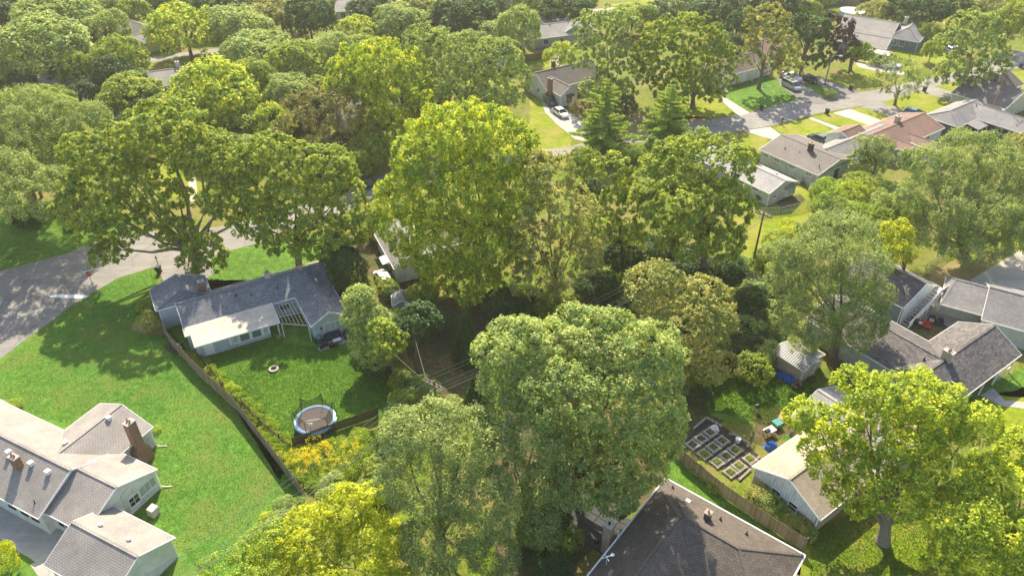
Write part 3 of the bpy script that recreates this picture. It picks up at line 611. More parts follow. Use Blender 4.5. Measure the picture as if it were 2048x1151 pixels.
# --- H9: pale green L house
h = house(1636.8, 350.8, 2.5, 35.5, 'house', 'pale green L-shaped house with greybrown roof and black chimney above the bay window house')
K = dict(wall='siding_green')
block(h, 0, 0, 11, 12.4, 2.5, 3.95, 'y', roof='shingle_greybrown', **K)
block(h, 8, 1.7, 26, 7.0, 2.5, 3.6, 'x', roof='shingle_grey', **K)
chimney(h, 4.6, 5.4, 3.4, 5.0, .6, .8, 'brick_dark', 1, 'copper')
for x, y in ((2.6, 9), (3.2, 6.4), (1.6, 1.2)): vent(h, x, y, 3.2)
for y in (2.0, 5.4, 8.6, 11): window(h, .34, y, 1.8, W_, 1.1, .55, 'glass_green')
door(h, 5.7, .24, .05, S_, 1.5, 2.0, 'door_brown'); window(h, 8.6, .24, 1.4, S_, 1.1, 1.0); MB().box(3.0, .18, 2.5, 8, .25, 2.6).build('trim_board', M['black_metal'], h)
m = MB(); m.box(-.9, 2.4, .0, -.2, 3.2, .8); m.build('condenser', M['metal_grey'], h)
# --- H10 red-brown roofs
h = house(1787.7, 300.4, 2.5, 35.5, 'house', 'long white house with red-brown shingle roofs and stone chimney, below the blue car')
K = dict(roof='shingle_red', wall='siding_white')
block(h, -.5, 0, 16.8, 9.0, 2.5, 4.05, 'x', **K)
block(h, -3.6, 5.5, 2, 11.6, 2.5, 3.9, 'x', hip=(0, 0), **K)
block(h, 1.2, -1.8, 5.4, 4, 2.45, 3.2, 'y', **K); block(h, 5.6, -4.4, 9.4, 3.2, 2.4, 3.2, 'y', **K)
chimney(h, 8.6, 5.2, 3.6, 5.0, 1.0, .7, 'stone', 1, 'concrete'); window(h, 7.4, -4.16, 1.4, S_, .9, 1.0); window(h, 16.56, 3, 1.6, E_, .7, 1.1); door(h, 3.3, -1.56, 0, S_); window(h, 12, .34, 1.5, S_, 1.2, 1.0)
# --- H11 dark walled grey roof
h = house(1920.1, 254.9, 2.6, 35.5, 'house', 'grey-roofed house with dark navy walls at the right edge, beside the television mast')
K = dict(roof='shingle_grey', wall='siding_navy')
block(h, -.2, .2, 12, 7.2, 2.6, 4.2, 'x', hip=(2.4, 0), **K)
block(h, 6.6, -9, 13.6, 5, 2.6, 4.15, 'y', **K)
window(h, 6.95, -4, 1.6, W_, 1.2, 1.1); window(h, 6.95, -1.3, 1.8, W_, .9, .6); window(h, 3, .54, 1.4, S_, 1.0, 1.0)
m = MB(); m.hexa([(2.8, -2.2, 2.1), (6.6, -2.2, 2.1), (6.6, .3, 2.5), (2.8, .3, 2.5)], [(2.8, -2.2, 2.18), (6.6, -2.2, 2.18), (6.6, .3, 2.58), (2.8, .3, 2.58)]); m.build('porch_roof', M['shingle_grey'], h)
for x in (2.9, 4.7, 6.4): MB().bar((x, -2.1, 0), (x, -2.1, 2.1), .1, .1).build('post', M['trim_white'], h)
vent(h, 11.0, -2.0, 3.9, 'white'); vent(h, 11.6, -4, 3.7); vent(h, 9.5, 2.4, 3.9)
t = empty('television_mast', tuple(at(1972, 246, 0)), 0, 'tall red and white television mast behind the grey roof, right edge', 'mast')
m = MB()
for k in range(3):
    a_ = 2*math.pi*k/3; m.tube([(.22*math.cos(a_), .22*math.sin(a_), 0), (.12*math.cos(a_), .12*math.sin(a_), 11)], .03, 5)
for i in range(22): a_ = 2*math.pi*i/3; m.tube([(.2*math.cos(a_), .2*math.sin(a_), i*.5), (.2*math.cos(a_+2.09), .2*math.sin(a_+2.09), i*.5+.5)], .02, 4)
m.build('lattice', M['copper'], t); m = MB(); m.tube([(-.9, 0, 11.1), (.9, 0, 11.1)], .05); m.tube([(-.6, -.3, 11.1), (-.6, .3, 11.1)], .04); m.tube([(.5, -.4, 11.1), (.5, .4, 11.1)], .04); m.build('aerial', M['white_plastic'], t)
# --- H12
h = house(2000, 212, 2.6, 35.5, 'house', 'cream gabled house with brown roof, top half, cut by the right edge')
block(h, -1, -1.5, 12, 9.5, 2.6, 5.0, 'y', roof='shingle_greybrown', wall='siding_cream'); window(h, 5.5, -1.26, 3.3, S_, .8, .5)

h = house(1992, 193, 2.6, 35.5, 'house', 'dark brown roof with brick chimney at the right edge above the cream gable')
block(h, 0, 0, 12, 8, 2.6, 4.6, 'x', roof='shingle_dark', wall='siding_cream'); chimney(h, 5, 3.0, 3.6, 5.4, 1.2, 1.0, 'brick_tan', 1)
# --- H13
h = house(1105, 186.5, 2.6, 33, 'house', 'white house with brown roof and tall brick chimney behind the white sedan')
K = dict(roof='shingle_greybrown', wall='siding_white')
block(h, -.2, 2, 15, 10.4, 2.6, 5.2, 'x', **K); block(h, .5, -2.2, 5.2, 4.5, 2.6, 4.2, 'y', **K)
chimney(h, .35, 1.4, 0, 5.2, .6, 1.1, 'brick_red', 2); chimney(h, 5.4, 7.4, 4.2, 6.2, .7, .6, 'brick_dark', 1)
window(h, 2.9, -1.96, 1.3, S_, 1.5, 1.7, grid=(2, 1)); m = MB(); m.hexa([(1.9, -2.7, 2.15), (3.9, -2.7, 2.15), (3.9, -2.0, 2.15), (1.9, -2.0, 2.15)], [(2.1, -2.3, 2.5), (3.7, -2.3, 2.5), (3.7, -2.0, 2.5), (2.1, -2.0, 2.5)]); m.build('awning', M['shingle_charcoal'], h)
window(h, .04, 5.2, 1.6, W_, .7, .9)
# --- H14
h = house(1461.5, 150.3, 2.6, 33, 'house', 'white-fronted house with dark slate roof behind the minivan lawn')
block(h, -2.5, 0, 14, 8.5, 2.6, 4.5, 'x', roof='shingle_dark', wall='siding_white')
window(h, 1.2, .34, 1.35, S_, 2.6, 1.5, 'curtain', grid=(4, 1)); door(h, 4.8, .34, 0, S_, 1.0, 2.0); MB().bar((6.6, -.6, 0), (6.6, -.6, 2.6), .12, .12).build('post', M['trim_white'], h)
# --- H15
h = house(1741.9, 99.9, 0, -36, 'house', 'slate blue house with tan-grey roofs and an orange-red gable, top right')
K = dict(roof='shingle_tan', wall='siding_slate')
block(h, .6, -5.6, 4.2, 1.0, 2.6, 4.1, 'x', off=0, **K)
block(h, -7, -6.5, 4.4, 1.2, 2.62, 4.3, 'x', **K)
m = MB(); m.poly((4.2, -6.0, 2.7), (4.2, .7, 2.7), (4.2, -2.65, 4.15)); m.build('gable_panel', M['siding_orange'], h)
block(h, -10, 3.6, 3.2, 14, 2.6, 5.1, 'x', **K)
block(h, 2, 4.0, 9.6, 18, 2.6, 4.8, 'y', hip=(3.4, 3.4), roof='shingle_grey', wall='siding_slate')
for y in (-4.2, -2.6): window(h, 4.17, y, 1.4, E_, 1.0, 1.2, grid=(2, 2))
for x in (4.0, 5.8): window(h, x, 4.33, 1.6, S_, 1.2, 1.4, grid=(2, 2))
chimney(h, 4.0, 12, 4.2, 5.8, .9, .7, 'stone', 1)
# --- further houses seen between the far trees
def simple(u, v, ang, L, Wd, roof, wall, label, hr=4.6, **k):
    h = house(u, v, 2.6, ang, 'house', label); block(h, 0, 0, L, Wd, 2.6, hr, 'x', roof=roof, wall=wall, **k)
    for x in (L*.2, L*.45, L*.75): window(h, x, .34, 1.5, S_, 1.3, 1.2)
    return h
h = simple(1068, 79, 22, 17, 9, 'shingle_tan', 'siding_grey', 'brown-roofed house with dark windows near the top edge, behind the fenced yard'); vent(h, 6, 4, 4.4, 'dark')
block(h, 8, 1, 16, 15, 2.6, 4.7, 'y', roof='shingle_grey', wall='siding_grey')
simple(985, 88, 24, 9, 6, 'shingle_grey', 'siding_white', 'low grey outbuilding with a white edge near the top, left of the brown-roofed house', 3.6)
h = simple(302, 176, 24, 12, 9, 'shingle_tan', 'siding_cream', 'tan-roofed house with white chimney showing between the trees, upper left'); chimney(h, 6.2, 5.4, 4.0, 5.6, .8, .8, 'siding_white', 1)
h = simple(232, 62, -40, 14, 8, 'shingle_greybrown', 'siding_grey', 'grey-brown house with attached wooden fence near the top left'); block(h, 9, -2, 15, 9, 2.6, 4.2, 'y', roof='shingle_grey', wall='siding_cream')
simple(672, 24, 14, 9, 9, 'shingle_tan', 'siding_white', 'white-windowed tan house at the top edge, left of centre')
simple(1015, -2, 14, 14, 8, 'shingle_greybrown', 'siding_green', 'green-grey house cut by the top edge, centre')
simple(1640, -4, 20, 20, 9, 'shingle_lightgrey', 'siding_slate', 'slate blue house cut by the top edge, behind the pool')
simple(60, 185, 20, 14, 9, 'shingle_tan', 'siding_white', 'tan-roofed house mostly hidden by the grey-green oaks, far left')
simple(330, 14, 20, 12, 9, 'shingle_tan', 'siding_white', 'pale tan house cut by the top edge, upper left')
simple(690, 240, 28, 12, 8, 'shingle_greybrown', 'siding_cream', 'house almost hidden beneath the brown-topped tree, upper centre')
simple(1495, 122, 33, 14, 9, 'shingle_red', 'siding_orange', 'dark red house behind the slate-roofed house, upper right')
# --- hidden house under the big maple
h = house(788, 538, 2.6, 24, 'house', 'white house with grey slate roof peeking out under the big yellow-green maple')
block(h, 0, 0, 6, 10, 2.6, 4.5, 'y', roof='shingle_grey', wall='siding_white'); block(h, 3, 2.5, 13, 9, 2.6, 4.3, 'x', roof='shingle_grey', wall='siding_white')
window(h, 3.4, .24, 1.5, S_, .9, 1.1); window(h, .34, 6.5, 1.5, W_, .9, 1.0); m = MB(); m.hexa([(-1.0, 2.2, 2.2), (.2, 2.2, 2.2), (.2, 4.2, 2.2), (-1.0, 4.2, 2.2)], [(-.9, 2.2, 2.3), (.2, 2.2, 2.5), (.2, 4.2, 2.5), (-.9, 4.2, 2.3)]); m.build('awning', M['trim_white'], h)
door(h, .34, 3.2, 0, W_, 1, 2, 'door_brown')
# --- shed with corrugated roof
def P2(p, z): return Vector((p[0], p[1], z))
s0 = at(1600, 766); s1 = at(1648, 734)
a_ = angle(s0, s1); t = empty('garden_shed', (s0.x, s0.y, 0), a_, 'tan metal shed with white corrugated roof in the right garden beside the blue tarp', 'shed')
block(t, -.3, -.2, 2.9, 4.2, 2.15, 2.75, 'y', roof='shingle_lightgrey', wall='shed_panel', oh=.3, cap=False)
for i in range(16):
    y = -.1+i*.28
    MB().bar((-.28, y, 2.19), (1.28, y, 2.775), .06, .05).build('corrugation', M['galvanised'], t); MB().bar((1.32, y, 2.775), (2.88, y, 2.19), .06, .05).build('corrugation', M['galvanised'], t)
m = MB(); m.box(.35, -.02, .05, 1.25, .03, 1.95); m.build('door', M['shed_panel'], t); m = MB(); m.box(1.32, -.015, .05, 2.2, .035, 1.95); m.build('door', M['shed_panel'], t)
m = MB(); m.box(2.9, .3, .0, 4.3, 3.6, 1.95); m.build('lean_to', M['shed_panel'], t); m = MB(); m.hexa([(2.62, .1, 2.1), (4.5, .1, 1.98), (4.5, 3.8, 1.98), (2.62, 3.8, 2.1)], [(2.62, .1, 2.2), (4.5, .1, 2.06), (4.5, 3.8, 2.06), (2.62, 3.8, 2.2)]); m.build('lean_to_roof', M['concrete_pale'], t)
# small grey shed below the maple
p = at(806, 622); t = empty('tool_shed', (p.x, p.y, 0), R(10), 'small grey-roofed tool shed among the shrubs below the hidden white house', 'shed'); block(t, -1.3, -1.2, 1.3, 1.2, 1.9, 2.7, 'y', roof='shingle_grey', wall='siding_grey', oh=.15)

# ------------------------------------------------------------------ fences
def fence(pts, hgt, label, mat='wood_fence', pw=.14, gap=.015, picket=True, lean=0, inner=1, group=None, seed=0):
    rnd = random.Random(seed); o0 = pts[0]; root = empty('wooden_fence', (o0.x, o0.y, 0), 0, label, 'fence', group)
    total = sum((pts[i+1]-pts[i]).length for i in range(len(pts)-1)); step = max(pw+gap, total/290)
    mm = MB(); w_ = step-gap; mm.box(-w_/2, -.01, .05, w_/2, .01, hgt); pms = [mm.mesh('picket', M[q]) for q in ((mat, 'wood_fence_grey', 'wood_fence_brown') if mat == 'wood_fence' else (mat,))]
    po = MB(); po.box(-.05, -.05, 0, .05, .05, hgt+.08); pom = po.mesh('post', M[mat])
    for i in range(len(pts)-1):
        a, b = pts[i]-o0, pts[i+1]-o0; a.z = b.z = 0; L = (b-a).length; an = math.atan2(b.y-a.y, b.x-a.x); n = Vector((-math.sin(an), math.cos(an), 0))
        if picket:
            k = int(L/step)
            for j in range(k):
                q = a.lerp(b, (j+.5)/k); o = link('picket', pms[int(rnd.random()**1.3*len(pms))], root, q+Vector((0, 0, rnd.uniform(-.03, .02))), an+rnd.uniform(-.04, .04)); o.scale = (1, 1, rnd.uniform(.985, 1.015))
        for z in (.35, hgt/2, hgt-.25): MB().bar(a+n*inner*.035+Vector((0, 0, z)), b+n*inner*.035+Vector((0, 0, z)), .045, .09).build('rail', M[mat], root)
        for j in range(int(L/2.4)+1): link('post', pom, root, a.lerp(b, j/max(1, int(L/2.4)))+n*inner*.11, an)
    return root
fence(px((327, 662), (345, 692), (392, 744), (470, 815), (540, 906), (608, 996)), 1.8, 'long weathered wooden fence between the large left lawn and the trampoline yard', inner=1, seed=3)
fence(px((588, 893), (672, 862), (757, 832)), 1.35, 'short dark board fence behind the trampoline and the goldenrod', 'wood_dark', inner=1, seed=4)
fence(px((1353, 917), (1440, 990), (1530, 1052), (1606, 1101)), 1.8, 'weathered wooden fence between the dark hip-roofed house and the raised beds', inner=1, seed=5)
fence(px((1652, 728), (1668, 742), (1694, 758)), 1.7, 'short old wooden fence right of the tan garden shed', 'wood_dark', inner=1, seed=6)
fence(px((1043, 124), (1075, 122), (1098, 114), (1108, 98)), 1.8, 'wooden fence around the shaded yard near the top edge', 'wood_dark', inner=1, seed=7)
fence(px((262, 85), (310, 83), (318, 68)), 1.8, 'brown wooden fence beside the grey-brown house, top left', 'wood_dark', inner=1, seed=8)
fence(px((1020, 10), (1045, 8)), 1.8, 'wooden fence at the top edge above the round pale tree', 'wood_dark', seed=9)
fence(px((1680, 8), (1715, 14)), 1.8, 'wooden fence beside the round pool at the top right', 'wood_fence', seed=10)
def railfence(pts, label):
    o0 = pts[0]; r = empty('rail_fence', (o0.x, o0.y, 0), 0, label, 'fence')
    for i in range(len(pts)-1):
        a, b = pts[i]-o0, pts[i+1]-o0; n = max(1, int((b-a).length/1.8))
        for z in (.25, .5, .75): MB().bar(a+Vector((0, 0, z)), b+Vector((0, 0, z)), .05, .12).build('rail', M['wood_dark'], r)
        for j in range(n+1): q = a.lerp(b, j/n); MB().box(q.x-.05, q.y-.05, 0, q.x+.05, q.y+.05, .95).build('post', M['wood_dark'], r)
railfence(px((484, 806), (520, 845), (560, 880), (582, 898)), 'low dark rail fence inside the weeds left of the trampoline')
railfence(px((398, 718), (425, 745), (448, 775)), 'low broken rail fence by the left corner of the cream-roofed porch')
railfence(px((762, 700), (775, 725), (790, 758)), 'old low fence overgrown with vines right of the trampoline lawn')
def chain(pts, label):
    o0 = pts[0]; r = empty('chain_link_fence', (o0.x, o0.y, 0), 0, label, 'fence')
    for i in range(len(pts)-1):
        a, b = pts[i]-o0, pts[i+1]-o0; n = max(1, int((b-a).length/2.5)); u = Vector((0, 0, 1.2))
        m = MB(); m.poly(a, b, b+u, a+u); m.build('mesh_panel', M['chainlink'], r); MB().tube([a+u, b+u], .03, 5).build('top_rail', M['metal_grey'], r)
        for j in range(n+1): q = a.lerp(b, j/n); MB().tube([q, q+u*1.03], .035, 5).build('post', M['metal_grey'], r)
chain(px((1610, 372), (1652, 398)), 'chain-link fence between the bay window house and its neighbour')
chain(px((1480, 430), (1560, 428), (1640, 410)), 'chain-link fence across the bright yard in front of the bay window house')
chain(px((1850, 540), (1900, 505), (1940, 495)), 'chain-link fence behind the garage staircase')
# ------------------------------------------------------------------ foliage
def rand_dirs(rs, n):
    z = rs.uniform(-1, 1, n); a = rs.uniform(0, 2*np.pi, n); r = np.sqrt(1-z*z); return np.stack([r*np.cos(a), r*np.sin(a), z], 1)
def leaf_mesh(name, C, Nrm, size, tint, mat, rs, asp=.55, droop=0.0, fold=0):
    n = len(C); 
    if np.isscalar(size): size = np.full(n, size)
    t = rand_dirs(rs, n); t[:, 2] -= droop
    t = t-Nrm*np.sum(t*Nrm, 1, keepdims=True)*(1-min(droop, .8)); t /= np.linalg.norm(t, axis=1, keepdims=True)+1e-9
    b = np.cross(Nrm, t); b /= np.linalg.norm(b, axis=1, keepdims=True)+1e-9
    s = (size*rs.uniform(.65, 1.3, n))[:, None]
    V = np.empty((n, 4, 3), np.float32); V[:, 0] = C-t*s*.5; V[:, 1] = C+b*s*.5*asp+t*s*.08; V[:, 2] = C+t*s*.5; V[:, 3] = C-b*s*.5*asp+t*s*.08
    me = bpy.data.meshes.new(name); me.vertices.add(n*4); me.vertices.foreach_set('co', V.reshape(-1)); me.loops.add(n*4); me.loops.foreach_set('vertex_index', np.arange(n*4, dtype=np.int32))
    me.polygons.add(n); me.polygons.foreach_set('loop_start', np.arange(0, n*4, 4, dtype=np.int32))
    a = me.attributes.new('tint', 'FLOAT', 'FACE'); a.data.foreach_set('value', np.clip(tint, 0, 1).astype(np.float32))
    me.materials.append(mat if not isinstance(mat, str) else M[mat]); me.update(calc_edges=True); return me
def lobes_of(ell, rs, r_sub):
    """break a big ellipsoid into lumpy sub-lobes"""
    cx, cy, cz, rx, ry, rz = ell; out = []; rr = min(r_sub, min(rx, ry, rz)*.75)
    n = int(max(5, 1.5*4*math.pi*((rx*ry)**.5*rz)/(4*rr*rr)))
    d = rand_dirs(rs, n*3); d = d[d[:, 2] > -.55][:n]
    for q in d:
        k = rr*rs.uniform(.5, 1.25); f = rs.uniform(.85, 1.14); out.append((cx+q[0]*max(.1, rx-k)*f, cy+q[1]*max(.1, ry-k)*f, cz+q[2]*max(.1, rz-k)*f, k, k, k*rs.uniform(.7, .95)))
    out.append((cx, cy, cz, rx*.62, ry*.62, rz*.62)); return out
def crown_points(lobes, rs, spacing, per, puff, up=.65, keep_low=.35, spike=1.0):
    L = np.array(lobes, float); Cs = []; Ns = []; T = []
    for i, l in enumerate(L):
        r3 = l[3:6]; area = 4*np.pi*(np.mean(r3))**2; n = max(3, int(area/spacing**2)); d = rand_dirs(rs, n); p = l[:3]+d*r3*rs.uniform(.88, 1.05, n)[:, None]
        keep = np.ones(n, bool)
        for j, q in enumerate(L):
            if j != i: keep &= ((((p-q[:3])/(q[3:6]*.86))**2).sum(1) > 1)
        keep &= (d[:, 2] > -.3) | (rs.random(n) < keep_low)
        Cs.append(p[keep]); nn = d/r3; nn /= np.linalg.norm(nn, axis=1, keepdims=True); Ns.append(nn[keep]); T.append(np.full(keep.sum(), rs.normal(0, .07)))
    P = np.concatenate(Cs); Np = np.concatenate(Ns); T = np.concatenate(T); m = len(P)
    pr = puff*rs.uniform(.6, 1.35, m); per_ = np.maximum(3, (per*rs.uniform(.6, 1.4, m))).astype(int); idx = np.repeat(np.arange(m), per_); n = len(idx)
    d = rand_dirs(rs, n); rad = rs.random(n)**.45
    off = d*(rad*pr[idx])[:, None]*np.array([1, 1, spike]); off -= Np[idx]*(np.sum(off*Np[idx], 1)*.35)[:, None]
    C = P[idx]+off; N = d*.55+Np[idx]*.35+rand_dirs(rs, n)*.6; N[:, 2] += up; N /= np.linalg.norm(N, axis=1, keepdims=True)+1e-9
    tint = .5+T[idx]+rs.normal(0, .10, m)[idx]+rs.normal(0, .16, n)
    return C, N, tint
def FOL(parent, name, lobes, mat, leaf, n, seed=1, loc=None):
    rs = np.random.default_rng(seed); L = np.array(lobes, float); per = max(1, n//len(L)); i = np.repeat(np.arange(len(L)), per)
    d = rand_dirs(rs, len(i)); C = L[i, :3]+d*L[i, 3:6]*(rs.random(len(i))**.4)[:, None]; N = d*.6+rand_dirs(rs, len(i))*.7; N[:, 2] += .4; N /= np.linalg.norm(N, axis=1, keepdims=True)
    if not len(i): return
    return link(name, leaf_mesh(name, C, N, leaf, .5+rs.normal(0, .2, len(i)), mat, rs), parent, loc)
SPK = {'leaf_maple': 1.5, 'leaf_elm': 1.1, 'leaf_silver': 1.2, 'leaf_yellow': 1.2}
KIND = {  # leaf size, aspect, droop, puff radius, spacing, leaves per puff, sub-lobe radius, material
    'maple': (.33, .5, .45, .46, .62, 22, 1.3, 'leaf_maple'), 'elm': (.30, .5, .1, .50, .62, 25, 1.5, 'leaf_elm'), 'oak': (.34, .6, .1, .48, .66, 22, 1.4, 'leaf_oak'),
    'dark': (.36, .6, .1, .7, .8, 28, 1.7, 'leaf_dark'), 'olive': (.30, .55, .1, .48, .66, 21, 1.3, 'leaf_olive'), 'silver': (.28, .36, .5, .60, .66, 30, 1.4, 'leaf_silver'),
    'yellow': (.30, .55, .1, .5, .62, 24, 1.2, 'leaf_yellow'), 'purple': (.36, .6, .1, .7, .8, 26, 1.6, 'leaf_purple'), 'brown': (.34, .5, .2, .7, .85, 22, 1.6, 'leaf_brown'), 'weed': (.2, .5, .0, .4, .5, 22, .8, 'leaf_weed'), 'arb': (.22, .5, .6, .4, .42, 30, 2.5, 'leaf_arborvitae')}
def trunk_mesh(lobes, base_r, rs, h0=None, name='trunk', bark='bark'):
    m = MB(); L = sorted(lobes, key=lambda l: -l[3]*l[5]); zlow = min(l[2]-l[5] for l in lobes); cz = sum(l[2] for l in lobes)/len(lobes); fork = max(1.2, min(zlow+.8, cz*.5)) if h0 is None else h0
    cx = sum(l[0] for l in lobes)/len(lobes)*.12; cy = sum(l[1] for l in lobes)/len(lobes)*.12
    m.tube([(0, 0, -.3), (0, 0, .15), (cx*.4, cy*.4, fork*.5), (cx, cy, fork), (cx*1.6, cy*1.6, fork+(cz-fork)*.6)], [base_r*1.7, base_r*1.25, base_r, base_r*.85, base_r*.5], 9)
    for l in L[:26]:
        e = Vector((l[0]*.95, l[1]*.95, l[2]+l[5]*.2)); s = Vector((cx, cy, fork*rs.uniform(.8, 1.05))); d = e-s
        if d.length < .5: continue
        k = s+d*.45+Vector((rs.uniform(-.1, .1)*d.length, rs.uniform(-.1, .1)*d.length, -.08*d.length+rs.uniform(0, .1)*d.length)); r = base_r*(.2+.22*min(1, l[3]/3))
        m.tube([s, s.lerp(k, .5)+Vector((0, 0, .04*d.length)), k, k.lerp(e, .6)+Vector((0, 0, .1)), e], [r, r*.8, r*.6, r*.38, r*.12], 6)
    return m.mesh(name, M[bark], True)
# ------------------------------------------------------------------ vehicles
def car(u, v, u2, v2, label, paint, kind='sedan', group='parked cars'):
    """rear wheel contact (u,v), front wheel contact (u2,v2) of the near side give place and heading"""
    a, b = at(u, v), at(u2, v2); an = angle(a, b)
    L, W, H, wb = {'sedan': (4.6, 1.8, 1.45, 2.7), 'hatch': (4.2, 1.78, 1.52, 2.55), 'van': (5.1, 1.98, 1.78, 3.05), 'suv': (4.7, 1.9, 1.72, 2.75), 'pickup': (5.6, 1.95, 1.8, 3.5)}[kind]
    c = (a+b)/2; s = 1 if math.cos(an) > 0 else -1
    side = Vector((-math.sin(an), math.cos(an), 0)); side = side if side.y > 0 else -side
    c = c+side*W/2
    t = empty('parked_car' if kind not in ('pickup', 'van') else {'pickup': 'pickup_truck', 'van': 'minivan'}[kind], c, an, label, {'van': 'minivan', 'pickup': 'pickup truck'}.get(kind, 'car'), group)
    h = L/2
    prof = {  # x, half width, belt height, bottom
        'sedan': [(-h, .62, .72, .42), (-h+.1, .8, .92, .25), (-h+.7, .88, .98, .2), (-.6, .9, .95, .2), (.7, .9, .92, .2), (h-.8, .88, .86, .2), (h-.15, .78, .72, .25), (h, .6, .6, .4)],
        'hatch': [(-h, .7, .8, .42), (-h+.08, .82, 1.0, .25), (-h+.6, .88, 1.0, .2), (-.6, .89, .97, .2), (.7, .89, .95, .2), (h-.7, .87, .9, .2), (h-.12, .78, .74, .25), (h, .6, .6, .4)],
        'van': [(-h, .85, 1.0, .42), (-h+.08, .96, 1.08, .25), (-h+.6, .99, 1.06, .22), (-.6, .99, 1.04, .22), (.9, .99, 1.02, .22), (h-.7, .96, .95, .22), (h-.12, .84, .78, .25), (h, .66, .62, .4)],
        'suv': [(-h, .8, .95, .45), (-h+.08, .9, 1.06, .3), (-h+.6, .94, 1.05, .28), (-.6, .95, 1.03, .28), (.8, .95, 1.02, .28), (h-.7, .92, .98, .28), (h-.12, .82, .82, .3), (h, .64, .66, .45)],
        'pickup': [(-h, .9, 1.05, .5), (-h+.06, .96, 1.1, .35), (-h+.6, .97, 1.1, .32), (-.3, .97, 1.1, .32), (.9, .97, 1.1, .32), (h-.7, .95, 1.08, .32), (h-.12, .88, .95, .35), (h, .75, .75, .5)]}[kind]
    m = MB(); rings = []
    for x, hw, zt, zb in prof:
        i = len(m.v)
        m.v += [(x, -hw*.9, zb), (x, -hw, zb+(zt-zb)*.3), (x, -hw, zb+(zt-zb)*.75), (x, -hw*.9, zt), (x, -hw*.45, zt+.03), (x, hw*.45, zt+.03), (x, hw*.9, zt), (x, hw, zb+(zt-zb)*.75), (x, hw, zb+(zt-zb)*.3), (x, hw*.9, zb)]; rings.append(i)
    n = 10
    for r in range(len(rings)-1):
        for j in range(n): a_, b_ = rings[r]+j, rings[r]+(j+1) % n; m.f.append((a_, b_, b_+n, a_+n))
    m.f.append(tuple(range(rings[0], rings[0]+n))); m.f.append(tuple(range(rings[-1]+n-1, rings[-1]-1, -1)))
    o = m.build('body', M[paint], t, smooth=True)
    e = o.modifiers.new('edge', 'EDGE_SPLIT'); e.split_angle = R(38)
    G = {'sedan': (-1.75, -1.15, .35, 1.2), 'hatch': (-2.0, -1.65, .3, 1.2), 'van': (-2.45, -2.2, .95, 1.75), 'suv': (-2.2, -1.95, .4, 1.15), 'pickup': (-.6, -.35, .75, 1.45)}[kind]
    zb = prof[3][2]-.04; wb0 = prof[3][1]*.9; wt = wb0*.82; H_ = H
    m = MB(); m.hexa([(G[0], -wb0, zb), (G[3], -wb0, zb), (G[3], wb0, zb), (G[0], wb0, zb)], [(G[1], -wt, H_-.05), (G[2], -wt, H_-.05), (G[2], wt, H_-.05), (G[1], wt, H_-.05)]); m.build('windows', M['glass_car'], t)
    m = MB(); m.hexa([(G[1]-.04, -wt-.02, H_-.06), (G[2]+.04, -wt-.02, H_-.06), (G[2]+.04, wt+.02, H_-.06), (G[1]-.04, wt+.02, H_-.06)], [(G[1]+.06, -wt+.08, H_), (G[2]-.08, -wt+.08, H_), (G[2]-.08, wt-.08, H_), (G[1]+.06, wt-.08, H_)])
    m.build('roof', M[paint], t)
    for s in (-1, 1):
        m = MB(); 
        for xb, xt in ((G[3]+.03, G[2]+.03), (G[0]-.03, G[1]-.03)): m.bar((xb, s*wb0, zb), (xt, s*wt, H_-.05), .06, .06)
        mx = (G[0]+G[3])/2; m.bar((mx, s*(wb0+.01), zb), (mx-.05, s*(wt+.01), H_-.05), .08, .04); m.build('pillar', M[paint], t)
        m = MB(); m.box(-.1, -.05, 0, .1, .05, .13); m.build('mirror', M[paint], t, loc=(G[3]-.15, s*(wb0+.14), zb+.05))
        m = MB(); m.box(h-.16, s*.42-.17, .58, h-.02, s*.42+.17, .72); m.build('headlight', M['lamp_glass'], t)
        m = MB(); m.box(-h+.0, s*.6-.14, .7, -h+.12, s*.6+.14, .86); m.build('tail_light', M['red_paint'], t)
        for x in (-wb/2, wb/2):
            m = MB(); m.lathe([(.2, -.11), (.31, -.11), (.335, -.08), (.335, .08), (.31, .11), (.2, .11)], 16); wl = m.build('wheel', M['tyre'], t, smooth=False)
            wl.location = (x, s*(prof[3][1]-.1), .335); wl.rotation_euler = (math.pi/2, 0, 0)
            m = MB(); m.lathe([(0, .09), (.19, .1), (.205, .06), (.205, -.06), (.19, -.1), (0, -.09)], 10); m.build('rim', M['rim'], wl)
    if kind == 'pickup': m = MB(); m.box(-h+.2, -.75, 1.115, -.75, .75, 1.125); m.build('bed', M['black_metal'], t)
    if kind == 'van':
        m = MB(); m.box(-1.9, -.5, H_+.002, -1.0, .5, H_+.02); m.box(-.5, -.4, H_+.002, .3, .4, H_+.02); m.build('sunroof', M['glass_car'], t)
        for s in (-1, 1): MB().bar((-2.0, s*.72, H_+.05), (.7, s*.72, H_+.05), .05, .05).build('roof_rail', M['black_metal'], t)
    return t
car(1105.7, 227.2, 1120.8, 237.3, 'white sedan parked nose to the street in front of the brick-chimney house', 'car_white')
car(1086, 202, 1097, 214, 'dark SUV with pale roof parked behind the white sedan', 'car_dark', 'suv')
car(1565, 172.5, 1584.6, 182.8, 'silver minivan with roof windows on the driveway beside the lawn', 'car_silver', 'van')
car(1566, 158, 1582, 164, 'white pickup truck parked just above the silver minivan', 'car_white', 'pickup')
car(1602, 160, 1622, 169, 'black sedan under the trees right of the silver minivan', 'car_black')
car(1812, 232.5, 1838, 238.5, 'bright blue hatchback on the driveway above the red-brown roofs', 'car_blue', 'hatch')
car(1646, 291, 1616, 279, 'dark sedan parked on the pale drive above the greybrown roof', 'car_dark')
car(1942, 199, 1962, 204, 'light blue car half hidden by the grey roof, right edge', 'car_lightblue', 'suv')
car(1771, 137, 1790, 139, 'white and dark car behind the sparse street tree', 'car_white')
